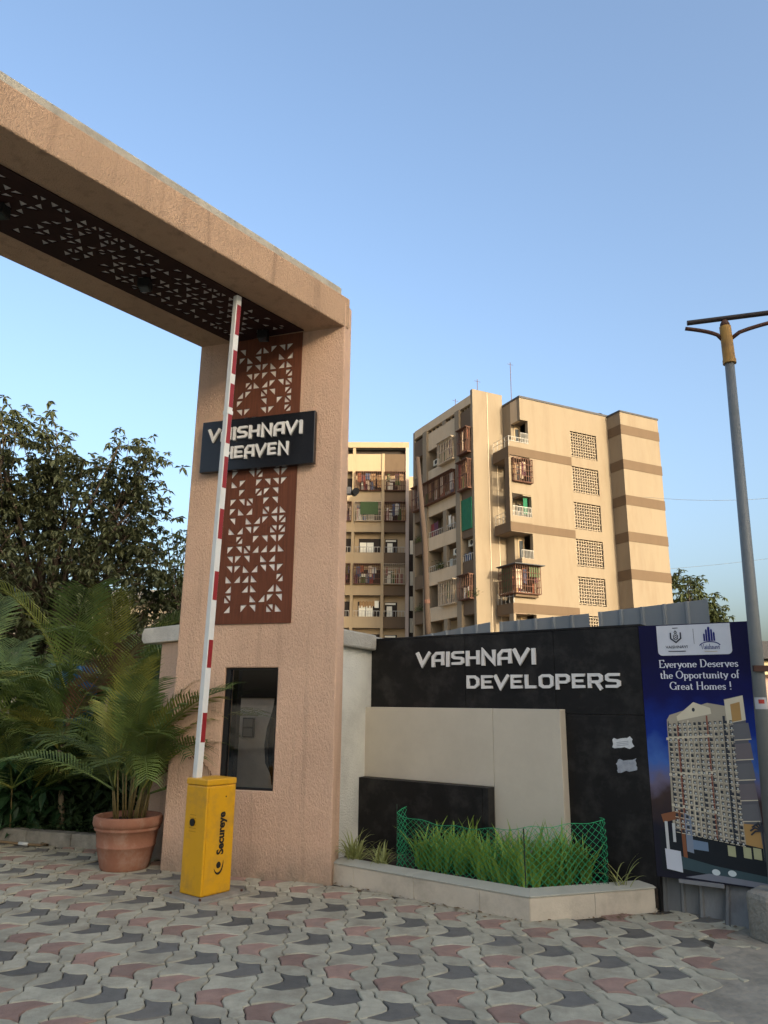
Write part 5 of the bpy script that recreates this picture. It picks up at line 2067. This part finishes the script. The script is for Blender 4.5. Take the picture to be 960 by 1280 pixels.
def palm(label, loc, nf, scale, stem_n, stem_h, seed, group, spread=.14, elev=(25, 80), dry=.04, yel=.18, trunk=None, face=None):
    rr = random.Random(seed)
    t = thing("areca_palm", label, "palm", loc, 0, group)
    tops = []
    for i in range(stem_n):
        a = rr.uniform(0, 2 * pi)
        r_ = spread * math.sqrt(rr.random())
        b_ = Vector((r_ * cos(a), r_ * sin(a), 0))
        h = stem_h * (rr.uniform(.75, 1.15) if trunk else rr.uniform(.35, 1.3))
        tp = b_ + Vector((cos(a) * h * .16, sin(a) * h * .16, h))
        mb = MB()
        if trunk:
            mb.tube([b_, b_.lerp(tp, .5) + Vector((.01, 0, 0)), tp], [.035, .03, .024], 8)
        else:
            mb.tube([b_, b_.lerp(tp, .5), tp], [.010, .008, .006], 6)
        mb.build("stem", MT['trunk_pale'] if trunk else MT['cane'], t, smooth=True)
        tops.append((tp, a))
    for i in range(nf):
        tp, a = tops[i % len(tops)]
        az = a + rr.uniform(-1.5, 1.5) if stem_n > 2 else 2 * pi * i / nf + rr.uniform(-.4, .4)
        if face is not None and rr.random() < .5:
            az = face + rr.gauss(0, .8)
        el = R(rr.uniform(*elev))
        mk = 'palm_dry' if rr.random() < dry else ('palm_y' if rr.random() < yel else 'palm')
        o = link("frond", FR[rr.choice('abcd'), mk], t)
        o.location = tp
        o.rotation_euler = (rr.uniform(-.35, .35), -el, az)
        s_ = scale * rr.uniform(.8, 1.15)
        o.scale = (s_, s_, s_)
    return t


POT = Vector((-2.49, 7.88))
pot = thing("flower_pot", "large terracotta pot with ringed rim beside the pillar", "pot", (POT.x, POT.y, 0))
pot.scale = (.92, .92, 1.0)
mb = MB()
mb.lathe([(.235, -.005), (.246, .01), (.272, .10), (.297, .20), (.303, .205), (.304, .216), (.300, .222), (.318, .345), (.334, .352), (.340, .366), (.334, .378), (.338, .385),
          (.350, .392), (.358, .42), (.357, .465), (.345, .482), (.325, .482), (.312, .46), (.305, .42)], 48)
mb.build("pot_body", MT['terracotta'], pot, smooth=True)
mb = MB()
mb.lathe([(.303, .421), (.303, .430), (.1, .438)], 32)
mb.build("pot_soil", MT['soil'], pot)
palm("bushy areca palm growing in the terracotta pot", (POT.x, POT.y, .43), 62, .84, 22, .44, 64, None, spread=.19, elev=(15, 86), dry=.02, yel=.25)
PG = "areca palms in the bed at left"
palm("tall areca palm directly behind the potted palm", (-3.0, 9.6, 0), 24, 1.15, 5, 1.15, 62, PG, .25, (15, 75), .03, .15, True)
palm("areca palm with a pale ringed stem behind the kerb", (-3.66, 9.35, 0), 19, 1.1, 2, .95, 63, PG, .15, (15, 70), .05, .25, True)
palm("yellow-green areca palm with upright fronds in the middle of the bed", (-3.85, 10.2, 0), 26, 1.2, 5, 1.45, 64, PG, .25, (35, 85), .02, .4, True)
palm("dark areca palm at the left edge of the photo", (-4.75, 9.75, 0), 26, 1.2, 5, 1.3, 65, PG, .25, (15, 75), .04, .1, True)
palm("areca palm farthest left, partly out of the frame", (-5.4, 10.4, 0), 21, 1.25, 4, 1.5, 66, PG, .25, (20, 80), .04, .1, True)
palm("low areca palm at the front of the bed beside the kerb, left", (-4.25, 9.45, 0), 20, .95, 6, .55, 68, PG, .22, (20, 80), .02, .2)
palm("leaning areca palm just behind the kerb at the left edge", (-4.95, 9.55, 0), 20, 1.05, 5, .8, 69, PG, .22, (15, 75), .03, .15)
palm("areca palm under the tree in front of the coping", (-3.1, 10.9, 0), 24, 1.15, 4, 1.5, 67, PG, .25, (20, 80), .05, .2, True)


def shrub(label, loc, blobs, n, size, m, seed, per=2, spread=.10, group="shrubs in the bed at left"):
    rr = random.Random(seed)
    t = thing("shrub", label, "shrub", loc, 0, group)
    mb, cents = crown_mesh(blobs, n, size, rr, .2, per, spread)
    mb.build("foliage", m, t)
    st_ = MB()
    for c in rr.sample(cents, min(8, len(cents))):
        st_.tube([(rr.uniform(-.05, .05), rr.uniform(-.05, .05), 0), Vector((0, 0, .1)).lerp(c, .5), c], [.014, .01, .005], 5)
    st_.build("stem", MT['bark'], t)
    return t


shrub("dark broad-leaved shrub at the left edge behind the kerb", (-4.6, 9.45, 0), [(0, 0, .7, .55, .3, .6), (.4, .1, .5, .4, .3, .45)], 120, .26, MT['leaf_broad'], 71)
shrub("dark shrub between the ringed stem and the pot", (-3.3, 9.6, 0), [(0, 0, .6, .5, .3, .55), (-.4, .1, .45, .4, .3, .4)], 130, .20, MT['leaf_dark'], 72)
shrub("leafy shrub under the front palms, midway along the kerb", (-4.0, 9.75, 0), [(0, 0, .55, .55, .3, .5), (.4, .1, .8, .4, .3, .45)], 130, .20, MT['leaf_broad'], 75)
shrub("tall dark hedge shrub behind the palms, left", (-4.9, 11.6, 0), [(0, 0, 1.2, 1.0, .4, 1.1), (.6, 0, 1.0, .7, .4, .9)], 260, .20, MT['leaf_dark'], 73)
shrub("tall dark hedge shrub behind the palms, right", (-3.3, 11.8, 0), [(0, 0, 1.2, .9, .4, 1.1), (-.5, 0, 1.0, .7, .4, .9), (.7, .2, 1.1, .6, .4, 1.0)], 280, .20, MT['leaf_dark'], 74)

gc = MB()
rr = random.Random(81)
kd = Vector((-.957, .290))
for i in range(2600):
    u = rr.random() * 3.4
    v = rr.random() ** 1.2
    q = Vector((-2.95, 8.86)) + kd * u + Vector((.29, .957)) * (v * .55)
    leaf(gc, (q.x, q.y, .06 + abs(rr.gauss(0, .13)) * (1.2 - v * .3)), rr.uniform(.05, .11), rr, .0, .5)
gc.build("ground_cover", MT['leaf_dark'], kind="stuff")
bs = MB()
bs.prism([(-2.3, 8.5), (-2.6, 13), (-13, 16), (-13, 11.75), (-3.0, 8.84)], -.02, .055)
bs.build("bed_soil", MT['soil'], kind="structure")

kb = thing("kerb", "low grey concrete kerb along the planted bed at left", "kerb", (-2.93, 8.735, 0), math.atan2(.290, -.957))
x = 0.0
kr = random.Random(4)
while x < 9:
    L_ = .60 if x > .01 else .52
    MB().box(x + .003, x + L_ - .003, -.15, kr.uniform(-.004, .004), -.03, .145 + kr.uniform(-.006, .006)).build("kerb_stone", MT['concrete'], kb, bevel=.012)
    x += L_

ho = MB()
hp = [(-5.6, 9.46, .018), (-4.9, 9.30, .02), (-4.35, 9.10, .02), (-3.95, 8.93, .02), (-3.75, 8.87, .022), (-3.68, 8.90, .02), (-3.78, 8.98, .02)]
hh = thing("garden_hose", "tan hose lying on the paving in front of the kerb", "hose", (0, 0, 0))
ho.tube(hp, .014, 8)
ho.build("hose_pipe", mat("tan_hose", (.22, .15, .08), .6), hh, smooth=True)
MB().tube([(-4.02, 8.955, .024), (-3.9, 8.905, .024)], .019, 8).build("hose_joint", MT['white_paint'], hh, smooth=True)

tp_ = MB()
for i in range(8):
    for k in range(5):
        f = lambda a, b_: (-4.9 + a * .09, 11.2 + .05 * sin(a * 1.3 + b_), 1.0 + b_ * .22)
        tp_.add([f(i, k), f(i + 1, k), f(i + 1, k + 1), f(i, k + 1)], [(0, 1, 2, 3)])
        tp_.add([tuple(Vector(f(a, b_)) + Vector((0, .01, 0))) for a, b_ in ((i, k + 1), (i + 1, k + 1), (i + 1, k), (i, k))], [(0, 1, 2, 3)])
o = tp_.build("plastic_sheet", mat("blue_plastic_sheet", (.05, .16, .30), .5, .2, 3), smooth=True)
tag(o, "blue plastic sheet showing between the palm fronds at left", "sheet")

lt = MB()
rr = random.Random(91)
for i in range(230):
    if i < 90:
        q = KL.lerp(KC, rr.random()) - n1 * abs(rr.gauss(.02, .07))
    elif i < 140:
        q = KC.lerp(KR_, rr.random()) - n2 * abs(rr.gauss(.02, .07))
    elif i < 180:
        q = Vector((rr.uniform(2.1, 2.75), rr.uniform(5.7, 6.4)))
    else:
        q = Vector((rr.uniform(-4.2, -1.8), rr.uniform(7.2, 8.5)))
    z_ = rr.uniform(.004, .010)
    a = rr.uniform(0, 2 * pi)
    d, L_ = Vector((cos(a), sin(a), rr.uniform(-.05, .1))), rr.uniform(.012, .045)
    sd = Vector((-sin(a), cos(a), rr.uniform(-.1, .25))) * L_ * .3
    c = Vector((q.x, q.y, z_))
    lt.add([c, c + d * L_ * .5 + sd, c + d * L_, c + d * L_ * .5 - sd], [(0, 1, 2), (0, 2, 3)])
lt.build("leaf_litter", mat("dry_leaf", (.17, .115, .06), .8, .5, 20), kind="stuff")
